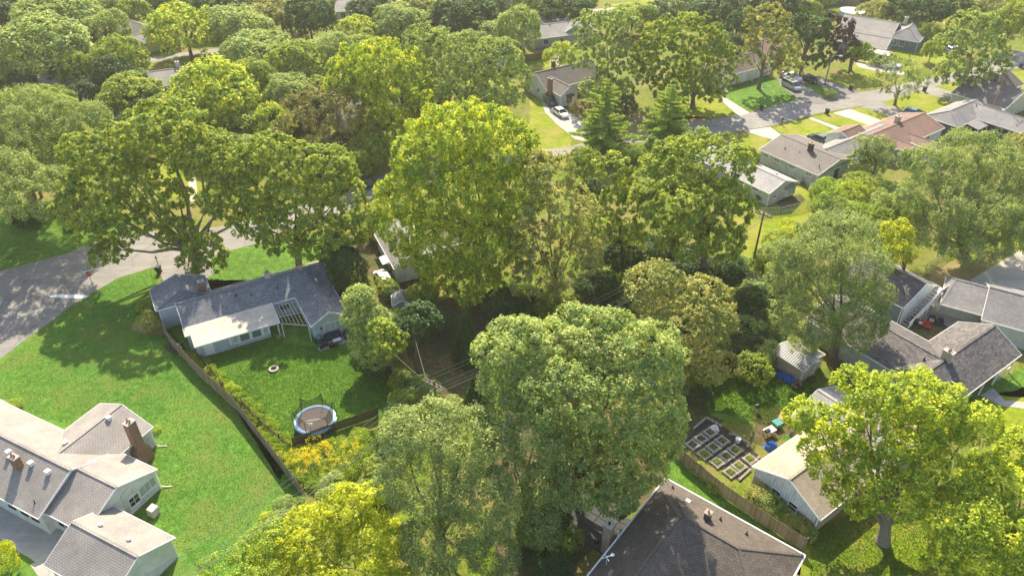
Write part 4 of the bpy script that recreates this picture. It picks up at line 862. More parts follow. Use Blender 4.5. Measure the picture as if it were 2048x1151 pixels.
car(725, 384, 757, 372, 'dark green SUV under the trees beside the hidden road bend', 'car_dark', 'suv')
car(760, 574, 750, 558, 'white car between the arborvitae row and the hidden white house', 'car_white', 'hatch')
car(1905, 110, 1925, 108, 'light blue car behind the tall street maple', 'car_lightblue', 'suv')
def bin_(u, v, label, lean=0):
    p = at(u, v); t = empty('wheeled_bin', p, lean, label, 'trash bin', 'wheeled bins by the road')
    m = MB(); m.hexa([(-.24, -.28, .08), (.24, -.28, .08), (.24, .28, .08), (-.24, .28, .08)], [(-.31, -.36, 1.0), (.31, -.36, 1.0), (.31, .36, 1.0), (-.31, .36, 1.0)]); m.build('bin_body', M['bin_green'], t)
    m = MB(); m.hexa([(-.33, -.39, 1.002), (.33, -.39, 1.002), (.33, .42, 1.002), (-.33, .42, 1.002)], [(-.28, -.33, 1.08), (.28, -.33, 1.08), (.28, .4, 1.1), (-.28, .4, 1.1)]); m.build('lid', M['bin_green'], t)
    for s in (-1, 1): m = MB(); m.tube([(s*.24, .3, .12), (s*.3, .3, .12)], .12, 10); m.build('wheel', M['tyre'], t)
bin_(1522.5, 220, 'dark wheeled bin on the corner of the shaded lawn, left end of the road'); bin_(1653.5, 228, 'dark round wheeled bin at the lower road edge by the bright lawn', .5)
bin_(1701, 180, 'dark wheeled bin at the upper road edge beside the street lamp lawn', .3); bin_(1848, 183, 'dark wheeled bin right of the sparse street tree', .2); bin_(2040, 136, 'dark wheeled bin at the far right road')
bin_(319, 545, 'dark wheeled bin with grey lid beside the left corner of the blue-grey roof'); 
p = at(316, 528); t = empty('mailbox', p, .4, 'mailbox on a post at the end of the driveway by the stop sign lawn', 'mailbox'); MB().box(-.05, -.05, 0, .05, .05, 1.1).build('post', M['black_metal'], t); m = MB(); m.box(-.12, -.25, 1.1, .12, .25, 1.35); m.build('box', M['black_metal'], t)
p = at(1563, 249); t = empty('mailbox', p, .4, 'black mailbox on a post at the lower road edge', 'mailbox'); MB().box(-.06, -.06, 0, .06, .06, 1.1).build('post', M['black_metal'], t); m = MB(); m.box(-.15, -.25, 1.1, .15, .25, 1.4); m.build('box', M['black_metal'], t)
# street lamp
p = at(1649, 171); t = empty('street_lamp', p, R(-10), 'grey wooden street lamp pole with curved arm beside the purple tree', 'street lamp')
MB().tube([(0, 0, 0), (0, 0, 7.4)], [.16, .11], 8).build('pole', M['bark_grey'], t); MB().tube([(0, 0, 6.3), (.7, 0, 6.75), (1.7, 0, 6.75)], .06, 6).build('arm', M['metal_grey'], t)
m = MB(); m.hexa([(1.5, -.16, 6.62), (2.3, -.16, 6.62), (2.3, .16, 6.62), (1.5, .16, 6.62)], [(1.6, -.1, 6.82), (2.2, -.1, 6.78), (2.2, .1, 6.78), (1.6, .1, 6.82)]); m.build('lamp_head', M['white_plastic'], t)
# stop sign with street names
def text(s, mat, parent, loc, rot, size, ext=.006):
    c = bpy.data.curves.new('t', 'FONT'); c.body = s; c.size = size; c.extrude = ext; c.align_x = 'CENTER'; c.align_y = 'CENTER'
    o = bpy.data.objects.new('t', c); COL.objects.link(o); dg = bpy.context.evaluated_depsgraph_get(); me = bpy.data.meshes.new_from_object(o.evaluated_get(dg)); bpy.data.objects.remove(o)
    me.materials.clear(); me.materials.append(M[mat]); q = link('lettering', me, parent, loc); q.rotation_euler = rot; return q
p = at(187, 573); t = empty('stop_sign', p, R(20), 'red octagonal stop sign with teal street name blades above, at the lawn tip', 'stop sign')
MB().tube([(0, 0, 0), (0, 0, 3.15)], .05, 6).build('post', M['metal_grey'], t)
m = MB(); oct_ = [(.42*math.cos(R(22.5+45*i)), .42*math.sin(R(22.5+45*i))) for i in range(8)]
m.hexa([(x, -.06, 2.2+z) for x, z in oct_], [(x, -.085, 2.2+z) for x, z in oct_]); pl = m.build('sign_plate', M['red_paint'], t)
m = MB(); o2 = [(.45*math.cos(R(22.5+45*i)), .45*math.sin(R(22.5+45*i))) for i in range(8)]; m.hexa([(x, -.052, 2.2+z) for x, z in o2], [(x, -.068, 2.2+z) for x, z in o2]); m.build('sign_border', M['trim_white'], t)
text('STOP', 'trim_white', pl, (0, -.09, 2.2), (math.pi/2, 0, 0), .3)
for z, r_ in ((2.85, .3), (3.08, 1.6)):
    m = MB(); m.box(-.5, -.015, -.1, .5, .015, .1); q = m.build('street_name_blade', M['sign_green'], t, loc=(0, 0, z), rz=r_)
# utility poles and wires
def pole(p, h, rz, label, arms=2):
    t = empty('utility_pole', (p.x, p.y, 0), rz, label, 'utility pole'); MB().tube([(0, 0, 0), (0, 0, h)], [.17, .12], 8).build('pole', M['wood_pole'], t)
    for k in range(arms):
        m = MB(); y = -.14 if k == 0 else .14; m.box(-1.25, y-.05, h-.55, 1.25, y+.05, h-.42); m.build('crossarm', M['bark_grey'], t)
    for x in (-1.15, -.6, .6, 1.15): m = MB(); m.lathe([(.0, .22), (.05, .2), (.08, .12), (.05, .06), (.05, 0)], 8, (x, 0, h-.42)); m.build('insulator', M['bark_grey'], t)
    for s in (-1, 1): MB().bar((0, -.1, h-1.4), (s*.8, -.1, h-.56), .04, .04).build('brace', M['metal_grey'], t)
    m = MB(); m.tube([(0, .35, h-2.6), (0, .35, h-1.6)], .22, 10)
    return t
pA = at(868, 764, 10.6); PA = Vector((pA.x, pA.y, 0)); PB = at(1505, 527); LA = R(-36)
pole(PA, 10.8, R(-37), 'utility pole with double grey crossarm rising from the vines beside the trampoline yard')
pole(PB, 8.6, R(-42), 'dark utility pole with double crossarm on the bright yard, right of centre')
t = empty('overhead_wires', (PA.x, PA.y, 10.4), 0, 'overhead wires strung from the crossarm pole across the trees and down left', 'wires')
def wire(a, b, sag=.5, r=.015):
    a, b = Vector(a)-Vector((PA.x, PA.y, 10.4)), Vector(b)-Vector((PA.x, PA.y, 10.4)); pts = []
    for i in range(17): k = i/16; q = a.lerp(b, k); q.z -= 4*sag*k*(1-k); pts.append(q)
    MB().tube(pts, r, 4, False).build('wire', M['wire'], t)
ux = Vector((math.cos(R(-37)), math.sin(R(-37)), 0)); ux2 = Vector((math.cos(R(-42)), math.sin(R(-42)), 0)); dd = (PA-PB).normalized()
PC = at(250, 1400)
for k in (-1.15, -.6, .6, 1.15): wire(PA+ux*k+Vector((0, 0, 10.6)), PB+ux2*k+Vector((0, 0, 8.4)), 1.3); wire(PA+ux*k+Vector((0, 0, 10.6)), PC+ux*k+Vector((0, 0, 10.4)), 1.0)
wire(PA+Vector((0, 0, 9.0)), PC+Vector((0, 0, 8.6)), 1.2, .03); wire(PA+Vector((0, 0, 9.0)), PB+Vector((0, 0, 7.2)), 1.4, .03)
wire(PA+ux*-1+Vector((0, 0, 10.3)), at(812, 606, 3.0), .4, .013); wire(PA+ux*-1+Vector((0, 0, 10.0)), at(697, 610, 3.2), .6, .013)
PD = at(2200, 330); 
for k in (-1.1, .6, 1.1): wire(PB+ux2*k+Vector((0, 0, 8.4)), PD+ux2*k+Vector((0, 0, 9)), 1.5)
# ------------------------------------------------------------------ trampoline
p = at(630, 838, .9); t = empty('trampoline', (p.x, p.y, 0), 0, 'round trampoline with blue rim, black safety net and small basketball hoop on the back lawn', 'trampoline')
n = 48; Rr = 2.2
m = MB(); i0 = 0
m.lathe([(1.86, .93), (1.88, .965), (2.18, .965), (2.22, .93), (2.22, .90), (1.86, .90)], n); m.f += [(5*n+j, 5*n+(j+1) % n, (j+1) % n, j) for j in range(n)]; m.build('rim_pad', M['tramp_blue'], t)
m = MB(); m.f.append(tuple(range(n))); m.v += [(1.87*math.cos(2*math.pi*j/n), 1.87*math.sin(2*math.pi*j/n), .915) for j in range(n)]; m.build('jump_mat', M['tramp_mat'], t)
m = MB(); m.lathe([(2.20, .86), (2.27, .84), (2.24, .80), (2.18, .82), (2.20, .86)], n); m.build('frame_ring', M['galvanised'], t)
for k in range(6):
    a_ = R(20+60*k); x, y = math.cos(a_)*2.28, math.sin(a_)*2.28; MB().tube([(x, y, 0), (x*1.0, y*1.0, 2.75)], .035, 6).build('net_pole', M['black_metal'], t)
    for s in (-.22, .22): MB().tube([(2.2*math.cos(a_+s), 2.2*math.sin(a_+s), .82), (2.25*math.cos(a_+s), 2.25*math.sin(a_+s), 0)], .03, 6).build('leg', M['galvanised'], t)
    MB().tube([(2.25*math.cos(a_-.22), 2.25*math.sin(a_-.22), .03), (2.25*math.cos(a_+.22), 2.25*math.sin(a_+.22), .03)], .03, 6).build('foot_bar', M['galvanised'], t)
m = MB(); q = []
for k in range(6):
    for j in range(8):
        f = j/8; a0, a1 = R(20+60*k), R(80+60*k); x = (1-f)*math.cos(a0)+f*math.cos(a1); y = (1-f)*math.sin(a0)+f*math.sin(a1); sg = 1-.12*4*f*(1-f); l = math.hypot(x, y)
        q.append((x*2.2*sg, y*2.2*sg, 2.7-.45*4*f*(1-f)))
bt = [(1.95*math.cos(R(20)+2*math.pi*j/48), 1.95*math.sin(R(20)+2*math.pi*j/48), .95) for j in range(48)]
m.v = q+bt
for j in range(48): k = (j+1) % 48; m.f.append((48+j, 48+k, k, j))
m.build('safety_net', M['net_mesh'], t)
MB().tube(q+[q[0]], .02, 4, False).build('top_cord', M['black_metal'], t)
m = MB(); m.box(-.3, -.02, 0, .3, .02, .42); bb = m.build('backboard', M['white_plastic'], t, loc=(.05, -1.95, 1.9)); m = MB(); m.lathe([(.2, .0), (.215, .015), (.2, .03)], 14, (0, .24, .05)); m.build('hoop', M['red_paint'], bb)
MB().tube([(.05, -2.05, .9), (.05, -2.0, 2.0)], .03, 6).build('hoop_post', M['tramp_blue'], t)
for s in (-.5, .5): MB().bar((-.9+s*.3, 2.1, .95), (-1.3+s*.3, 2.9, .0), .06, .05).build('ladder_rail', M['galvanised'], t)
# ------------------------------------------------------------------ fire pit
p = at(548, 739); t = empty('fire_pit', p, 0, 'small round stone fire pit ring in the middle of the back lawn', 'fire pit')
for k in range(14):
    a_ = 2*math.pi*k/14; m = MB(); r0, r1, w_ = .36, .58, R(11)
    m.hexa([(r0*math.cos(a_-w_), r0*math.sin(a_-w_), 0), (r1*math.cos(a_-w_), r1*math.sin(a_-w_), 0), (r1*math.cos(a_+w_), r1*math.sin(a_+w_), 0), (r0*math.cos(a_+w_), r0*math.sin(a_+w_), 0)],
           [(r0*math.cos(a_-w_), r0*math.sin(a_-w_), .26+.02*(k % 2)), (r1*math.cos(a_-w_), r1*math.sin(a_-w_), .25), (r1*math.cos(a_+w_), r1*math.sin(a_+w_), .25), (r0*math.cos(a_+w_), r0*math.sin(a_+w_), .26)]); m.build('stone', M['stone'], t)
m = MB(); m.lathe([(0, .05), (.37, .06)], 14); m.build('ash', M['ash'], t)
for k in range(3): MB().tube([(-.25, -.1+.1*k, .08), (.25, .1-.08*k, .14)], .04, 6).build('log', M['wood_dark'], t)
# ------------------------------------------------------------------ patio furniture (H1 frame)
def onh1(x, y): a = R(29); o = H1.location; return Vector((o.x+x*math.cos(a)-y*math.sin(a), o.y+x*math.sin(a)+y*math.cos(a), 0.02))
def sofa(pos, rz, w_, label, cush='cushion_navy', name='patio_sofa', cat='sofa'):
    t = empty(name, pos, rz, label, cat); m = MB(); m.box(-w_/2, -.4, .05, w_/2, .4, .34); m.build('base', M['dark_wicker'], t)
    m = MB(); m.box(-w_/2, .28, .342, w_/2, .42, .8); m.build('backrest', M['dark_wicker'], t)
    for s in (-1, 1): m = MB(); m.box(s*w_/2-.08 if s > 0 else -w_/2-.06, -.4, .05, s*w_/2+.06 if s > 0 else -w_/2+.08, .42, .6); m.build('armrest', M['dark_wicker'], t)
    k = max(1, round(w_/.7)); c = (w_-.2)/k
    for i in range(k): m = MB(); x = -w_/2+.1+i*c; m.box(x+.01, -.38, .342, x+c-.01, .27, .47); bevel(m.build('seat_cushion', M[cush], t), .03)
    for i in range(k): m = MB(); x = -w_/2+.1+i*c; m.hexa([(x+.02, .1, .472), (x+c-.02, .1, .472), (x+c-.02, .27, .472), (x+.02, .27, .472)], [(x+.02, .2, .85), (x+c-.02, .2, .85), (x+c-.02, .3, .85), (x+.02, .3, .85)]); bevel(m.build('back_cushion', M[cush], t), .03)
    return t
sofa(onh1(16.3, -7.3), R(29), 1.9, 'navy cushioned wicker sofa against the patio window of the blue-grey house'); sofa(onh1(17.9, -7.9), R(-61), .95, 'navy wicker armchair at the right end of the patio', name='armchair', cat='chair')
sofa(onh1(14.9, -8.0), R(119), .95, 'navy wicker armchair at the left end of the patio', name='armchair', cat='chair')
t = empty('coffee_table', onh1(16.5, -8.35), R(29), 'low table with pale top between the navy patio seats', 'table'); m = MB(); m.box(-.5, -.28, .38, .5, .28, .43); m.build('table_top', M['white_plastic'], t)
for x in (-.42, .42):
    for y in (-.22, .22): MB().box(x-.03, y-.03, 0, x+.03, y+.03, .379).build('leg', M['dark_wicker'], t)
for (x, y, lb) in ((15.6, -8.8, 'dark round ottoman at the front left of the patio'), (16.2, -8.95, 'dark square ottoman in front of the coffee table')):
    t = empty('ottoman', onh1(x, y), R(29), lb, 'ottoman'); m = MB(); m.lathe([(0, .02), (.3, .02), (.33, .1), (.33, .36), (.28, .42), (0, .42)], 12); m.build('seat', M['dark_wicker'], t)
def pot(pos, label, r=.25, plant='leaf_dark'):
    t = empty('potted_plant', pos, 0, label, 'potted plant'); m = MB(); m.lathe([(0, 0), (r*.7, 0), (r, .4), (r*.9, .42), (0, .38)], 12); m.build('pot', M['door_brown'], t)
    FOL(t, 'foliage', [(0, 0, .65, r*1.2, r*1.2, .35)], plant, .1, 130)
def cush(): pass
t = empty('kamado_grill', onh1(14.6, -7.3), R(29), 'teal covered grill cart at the left edge of the patio', 'grill'); m = MB(); m.lathe([(0, .5), (.26, .5), (.33, .7), (.33, .8), (.2, 1.02), (0, 1.08)], 14); m.build('bowl', M['teal_plastic'], t)
for k in range(3): a_ = 2.1*k; MB().tube([(.1*math.cos(a_), .1*math.sin(a_), .5), (.3*math.cos(a_), .3*math.sin(a_), 0)], .025, 5).build('leg', M['black_metal'], t)
def kettle(u, v, label, mat='black_metal'):
    t = empty('kettle_grill', at(u, v), 0, label, 'grill'); m = MB(); m.lathe([(0, .55), (.2, .6), (.29, .75), (.3, .8), (.24, .95), (.0, 1.05)], 14); m.build('bowl', M[mat], t); m = MB(); m.lathe([(0, 1.1), (.05, 1.1), (.05, 1.05)], 8); m.build('knob', M['metal_grey'], t)
    for k in range(3): a_ = 2.1*k; MB().tube([(.1*math.cos(a_), .1*math.sin(a_), .58), (.32*math.cos(a_), .32*math.sin(a_), 0)], .025, 5).build('leg', M['metal_grey'], t)
kettle(1512, 822, 'dark kettle grill on the bare soil in the right garden'); kettle(1162, 1027, 'kettle grill with pale lid on the slate patio behind the dark hip roof')
kettle(1192, 1092, 'large black round grill beside the tan brick chimney, bottom', 'black_metal'); kettle(1785, 622, 'dark kettle grill with a blue lid by the garage stairs'); 
# slate patio behind H3 and bench
def quadpx(*p): return [at(u, v) for u, v in p]
t = empty('slate_patio', at(1195, 1050), R(-38), 'slate tile patio between the dark hip roof and the trees', 'patio')
for i in range(7):
    for j in range(6):
        rr = random.Random(i*9+j); m = MB(); x, y = -3.2+i*.92, -2.4+j*.82; m.box(x, y, .02, x+.86, y+.76, .05+rr.uniform(0, .015)); m.build('tile', M['slate_tile'], t)
t = empty('wooden_bench', at(1250, 1018), R(50), 'sunlit orange-brown wooden bench at the edge of the dark roof', 'bench')
for k in range(5): MB().box(-.9, -.25+k*.11, .43, .9, -.16+k*.11, .46).build('seat_slat', M['wood_fresh'], t)
for k in range(3): MB().box(-.9, .32, .55+k*.15, .9, .35, .66+k*.15).build('back_slat', M['wood_fresh'], t)
for s in (-.8, .8): MB().box(s-.04, -.25, 0, s+.04, -.17, .428).build('leg', M['wood_fresh'], t); MB().box(s-.04, .35, 0, s+.04, .42, 1.0).build('leg', M['wood_fresh'], t)
# ------------------------------------------------------------------ raised beds from hollow concrete blocks
def c6(x, y): return (1340+x/3.968, 820+y/3.968)
bA, bB = at(1425.7, 880.5, .2), at(1442.8, 893, .2); BA = angle(bA, bB)
S('vegetable_garden_soil', 'soil', .016, c6(120, 240), c6(290, 50), c6(500, 180), c6(720, 370), c6(560, 570), c6(420, 480), c6(230, 350), jit=.15)
bl = MB()
for s in (0,): pass
def block_mesh():
    m = MB(); L, Wd, H = .37, .18, .22
    out = [(-L/2, -Wd/2), (L/2, -Wd/2), (L/2, Wd/2), (-L/2, Wd/2)]
    # outer sides
    for k in range(4): a, b = out[k], out[(k+1) % 4]; m.poly((*a, 0), (*b, 0), (*b, H), (*a, H))
    t_ = .035; hs = [(-L/2+t_, -.5*t_*1.0), (.5*t_, L/2-t_)]
    xs = [-L/2, -L/2+t_, -t_/2, t_/2, L/2-t_, L/2]; ys = [-Wd/2, -Wd/2+t_, Wd/2-t_, Wd/2]
    for i in range(5):
        for j in range(3):
            hole = j == 1 and i in (1, 3)
            if not hole: m.poly((xs[i], ys[j], H), (xs[i+1], ys[j], H), (xs[i+1], ys[j+1], H), (xs[i], ys[j+1], H))
            else:
                q = [(xs[i], ys[1]), (xs[i+1], ys[1]), (xs[i+1], ys[2]), (xs[i], ys[2])]
                for k in range(4): a, b = q[k], q[(k+1) % 4]; m.poly((*b, .06), (*a, .06), (*a, H), (*b, H))
                m.poly(*[(*p_, .06) for p_ in q])
    return m.mesh('block', M['concrete_block'])
BLK = block_mesh()
beds = [(320, 172, 1, 'with a white plastic sheet, top row left'), (415, 238, 2, 'in the top row, middle'), (518, 310, 3, 'with dense green leaves, right end of the top row'), (248, 222, 1, 'left end of the second row'), (345, 290, 2, 'in the centre of the grid, second row'), (447, 362, 2, 'third in the second row, sparse yellow-green plants'),
        (550, 440, 3, 'with tall leafy plants, right end of the second row'), (180, 270, 1, 'nearly bare, at the left edge of the third row'), (275, 345, 3, 'half covered with weeds beside the fence'), (375, 410, 3, 'overgrown, third row middle'), (480, 490, 3, 'with pale green plants, bottom of the third row'), (635, 385, 3, 'with orange-stemmed plants, far right corner')]
for i, (x, y, pl_, lb) in enumerate(beds):
    t = empty('raised_bed', (*at(*c6(x, y), .2).xy, .016), BA, 'square concrete block garden bed '+lb, 'raised bed', 'square raised garden beds'); s = .485; z0_ = 0
    for k in range(3):
        for (px_, py_, rz_) in ((-.375+k*.375-.1, -s, 0), (-.375+k*.375+.1, s, 0), (-s, -.375+k*.375+.1, math.pi/2), (s, -.375+k*.375-.1, math.pi/2)):
            link('block', BLK, t, (px_, py_, z0_+random.Random(i*31+k).uniform(0, .01)), rz_, (.98, .98, 1))
    m = MB(); m.box(-s+.1, -s+.1, .0, s-.1, s-.1, .14); m.build('soil', M['soil'], t)
    FOL(t, 'plants', [(0, 0, .25, .3+.08*pl_, .3+.08*pl_, .12+.09*pl_)], 'leaf_weed' if i % 3 else 'leaf_elm', .09, [0, 60, 170, 520][pl_], seed=i)
def blockrow(pts, label):
    a0 = at(*c6(*pts[0])); t = empty('block_border', (a0.x, a0.y, .016), 0, label, 'block border'); 
    for i in range(len(pts)-1):
        a, b = at(*c6(*pts[i])), at(*c6(*pts[i+1])); L = (b-a).length; n = max(1, int(L/.41)); an = angle(a, b)
        for k in range(n): q = a.lerp(b, (k+.5)/n)-a0; q.z = .0; link('block', BLK, t, q, an)
blockrow([(185, 150), (290, 62), (415, 132)], 'L-shaped concrete block border at the top left of the raised beds'); blockrow([(495, 188), (632, 272), (600, 300)], 'long concrete block border at the top right of the raised beds')
blockrow([(545, 560), (640, 470)], 'short concrete block border at the bottom of the raised beds, near the house corner'); blockrow([(640, 430), (712, 370)], 'short concrete block border at the right corner of the raised beds')
def crumple(name, u, v, rx, ry, h, mat, label, cat, rz=0, seed=0):
    rnd = random.Random(seed); m = MB(); n = 14; p = at(u, v)
    for i in range(n+1):
        for j in range(n+1):
            x, y = (i/n*2-1), (j/n*2-1); d = max(0, 1-(x*x+y*y)); m.v.append((x*rx+rnd.uniform(-.05, .05), y*ry+rnd.uniform(-.05, .05), max(.03, h*d**.5*(.7+.5*rnd.random())) if i % n and j % n else .03))
    for i in range(n):
        for j in range(n): a = i*(n+1)+j; m.f.append((a, a+n+1, a+n+2, a+1))
    o = m.build(name, M[mat], loc=p, rz=rz); return tag(o, label, cat)
crumple('tarp', 1562, 752, .75, .5, .55, 'tarp_blue', 'crumpled blue tarp in front of the tan shed, left heap', 'tarp', -.6, 1); crumple('tarp', 1579, 762, .95, .5, .75, 'tarp_blue', 'larger folded blue tarp pile at the middle of the tan shed wall', 'tarp', -.8, 2)
crumple('tarp', 1541, 893, .8, .5, .6, 'blue_plastic', 'dark blue plastic heap at the corner of the beige roof', 'tarp', .6, 3); crumple('plastic_sheet', 1428, 857, .5, .4, .5, 'white_plastic', 'clear white plastic sheet heaped on a raised bed', 'plastic sheet', 0, 4)
crumple('plastic_bag', 352, 690, .45, .3, .25, 'white_plastic', 'white plastic bag by the bend of the long fence', 'bag', 0, 5)
for k, (u, v, sx) in enumerate(((1593, 768, .5), (1622, 762, .4), (1590, 775, .35))):
    t = empty('storage_crate', at(u, v), .4*k, ('wooden crate by the blue tarp at the shed corner', 'dark box at the front of the shed door', 'small brown crate below the shed corner')[k], 'crate')
    m = MB(); m.box(-sx, -.3, 0, sx, .3, .04); m.build('bottom', M['wood_dark'], t)
    for s in (-1, 1):
        for z in (.06, .24, .42): MB().box(-sx, s*.3-.02, z, sx, s*.3+.02, z+.12).build('slat', M['wood_dark' if k else 'wood_fresh'], t); MB().box(s*sx-.02, -.279, z, s*sx+.02, .279, z+.12).build('slat', M['wood_dark'], t)
def table(u, v, w_, d_, h_, top, label, rz=0):
    t = empty('garden_table', at(u, v), rz, label, 'table'); MB().box(-w_/2, -d_/2, h_-.05, w_/2, d_/2, h_).build('table_top', M[top], t)
    for x in (-1, 1):
        for y in (-1, 1): MB().box(x*(w_/2-.08)-.03, y*(d_/2-.08)-.03, 0, x*(w_/2-.08)+.03, y*(d_/2-.08)+.03, h_-.052).build('leg', M['metal_grey'], t)
    return t
table(1537, 868, 1.3, .8, .75, 'white_plastic', 'white garden table beside the bare soil and the maple', .5); m = MB(); m.box(-.3, -.2, 0, .3, .2, .25); tag(bevel(m.build('cool_box', M['black_metal'], loc=at(1535, 862, .755), rz=.5), .04), 'dark cool box lying on the white garden table', 'cool box')
table(1553, 852, 1.0, .9, .7, 'teal_plastic', 'teal topped garden table at the left edge of the maple crown', .5); table(1562, 836, 1.4, .5, .5, 'wood_fresh', 'fresh timber sawhorse table above the teal table', 1.0)
m = MB(); m.lathe([(0, 0), (.25, 0), (.3, .5), (.28, .55), (0, .55)], 12); tag(m.build('bucket', M['white_plastic'], loc=at(1475, 883)), 'white bucket standing inside the block border', 'bucket')
m = MB(); m.lathe([(0, 0), (.2, 0), (.27, .35), (.26, .4), (0, .36)], 12); tag(m.build('flower_pot', M['copper'], loc=at(558, 676)), 'small orange flower pot at the right corner of the cream-roofed porch', 'flower pot')
# courtyard by the garage stairs
for k, (u, v) in enumerate(((1861, 645), (1877, 650))):
    t = empty('wicker_chair', at(u, v), R(-30), ('black wicker chair, left of two in the garage courtyard', 'black wicker chair, right of two in the garage courtyard')[k], 'chair', 'black chairs in the courtyard'); MB().box(-.35, -.35, .1, .35, .35, .42).build('seat', M['dark_wicker'], t); MB().box(-.35, .36, .1, .35, .45, .95).build('backrest', M['dark_wicker'], t)
    m = MB(); m.box(-.3, -.3, .422, .3, .34, .5); bevel(m.build('cushion', M['cushion_grey' if k == 0 else 'dark_wicker'], t), .03)
    for s in (-1, 1): MB().box(s*.4-.05, -.35, .1, s*.4+.05, .42, .62).build('armrest', M['dark_wicker'], t)
t = empty('barbecue_grill', at(1826, 650), R(-40), 'black hooded barbecue in the garage courtyard', 'grill'); MB().box(-.5, -.28, .3, .5, .28, .8).build('cabinet', M['black_metal'], t); m = MB(); m.hexa([(-.5, -.28, .802), (.5, -.28, .802), (.5, .28, .802), (-.5, .28, .802)], [(-.45, -.12, 1.1), (.45, -.12, 1.1), (.45, .2, 1.1), (-.45, .2, 1.1)]); m.build('hood', M['black_metal'], t); MB().box(.502, -.25, .75, .9, .25, .79).build('side_shelf', M['metal_grey'], t)
t = empty('red_bench', at(1848, 655), R(-38), 'red slatted bench between the black chairs and the barbecue', 'bench')
for k in range(6): MB().box(-.7, -.3+k*.11, .42, .7, -.22+k*.11, .45).build('seat_slat', M['red_paint'], t)
for k in range(3): MB().box(-.7, .38, .5+k*.16, .7, .41, .6+k*.16).build('back_slat', M['red_paint'], t)
for s in (-.6, .6): MB().box(s-.03, -.3, 0, s+.03, -.24, .418).build('leg', M['black_metal'], t); MB().box(s-.03, .42, 0, s+.03, .46, .9).build('leg', M['black_metal'], t)
# pool, trailer, play things
t = empty('swimming_pool', at(1703, 30), 0, 'round above-ground white swimming pool at the top right', 'pool'); m = MB(); m.lathe([(3.4, 0), (3.4, 1.2), (3.55, 1.22), (3.55, 1.26), (3.2, 1.26)], 32); m.build('pool_wall', M['pool_white'], t, smooth=False); m = MB(); m.v = [(3.35*math.cos(2*math.pi*j/32), 3.35*math.sin(2*math.pi*j/32), 1.15) for j in range(32)]; m.f = [tuple(range(32))]; m.build('pool_cover', M['pool_white'], t)
t = empty('garden_gazebo', at(1752, 126), R(-36), 'dark framed gazebo with pale flat roof beside the slate blue houses', 'gazebo'); MB().box(-2.6, -1.8, 2.5, 2.6, 1.8, 2.65).build('roof', M['roof_membrane'], t)
for x in (-2.4, 2.4):
    for y in (-1.6, 1.6): MB().box(x-.08, y-.08, 0, x+.08, y+.08, 2.498).build('post', M['door_brown'], t)
for k in range(3): m = MB(); m.box(-1.8+k*1.3, -.5, 0, -.8+k*1.3, .6, .9); bevel(m.build('seating', M['door_brown'], t), .06)
t = empty('swing_seat', at(1452, 186), R(30), 'small white garden chair at the corner of the shaded lawn', 'chair'); MB().box(-.3, -.3, .38, .3, .3, .44).build('seat', M['white_plastic'], t); MB().box(-.3, .3, .44, .3, .36, 1.0).build('backrest', M['white_plastic'], t)
for x in (-.26, .26):
    for y in (-.26, .26): MB().box(x-.03, y-.03, 0, x+.03, y+.03, .378).build('leg', M['white_plastic'], t)
t = empty('play_ring', at(1533, 175), 0, 'pale blue garden hose ring lying on the shaded lawn', 'hose'); m = MB(); m.tube([(1.0*math.cos(i/24*6.28), .5*math.sin(i/24*6.28), .04) for i in range(22)], .05, 5); m.build('hose', M['tramp_blue'], t)
MB
t = empty('retaining_wall', at(1712, 124), R(-36), 'low brick edging wall along the pale drive by the slate blue houses', 'wall'); 
for k in range(28): MB().box(k*.42, -.1, 0, k*.42+.4, .1, .35).build('brick', M['brick_tan'], t)
STATS = []
def tree(base, ells, kind, label, name='tree', cat='tree', seed=0, dens=1.0, leaf=1.0, group=None, trunk_r=.35, bark='bark', fork=None, lim=None, low=.35):
    """base: world xy; ells: ellipsoids relative to the base"""
    rs = np.random.default_rng(seed+17); K = KIND[kind]; lobes = []; fd = min(1.0, (62/base[1])**1.25); dens *= fd*(1.05 if kind == 'silver' else .80); leaf *= (1 if kind == 'silver' else 1.05); leaf *= fd**-.42
    for e in ells: lobes += lobes_of(e, rs, K[6])
    C, N, T = crown_points(lobes, rs, K[4]/dens**.5, K[5], K[3], keep_low=low, spike=1.6 if kind == 'maple' else (1.35 if kind in ('silver', 'yellow') else 1.0))
    ok = C[:, 2] > .15; C, N, T = C[ok], N[ok], T[ok]
    t = empty(name, (base[0], base[1], 0), 0, label, cat, group)
    link('trunk', trunk_mesh(ells if len(ells) > 3 else lobes[:12], trunk_r, rs, fork, bark=bark), t)
    link('crown', leaf_mesh('crown', C, N, K[0]*leaf, T, K[7], rs, K[1], K[2]), t); STATS.append((name, len(C))); return t
def ell(base, u, v, a, b, dy):
    p = aty(u, v, base[1]+dy); s = ppm(p); rx = a/s; dep = math.atan2(CAM_H-p.z, p.y); q = (b/s)**2-(rx*.9*math.sin(dep))**2
    rz = max(rx*.5, math.sqrt(q)/math.cos(dep) if q > 0 else 0); return (p.x-base[0], p.y-base[1], max(p.z, rz*.8), rx, rx*.9, rz)
def ptree(bx, y0, L, kind, label, **k):
    """bx: pixel column of the trunk foot, y0: its distance"""
    g_ = aty(bx, 575, y0); 
    # the foot: same column seen at ground level
    v = 575.5+FPX*math.tan(math.atan2(CAM_H, y0)-PITCH); g_ = at(bx, v); base = (g_.x, g_.y)
    return tree(base, [ell(base, *l) for l in L], kind, label, **k)
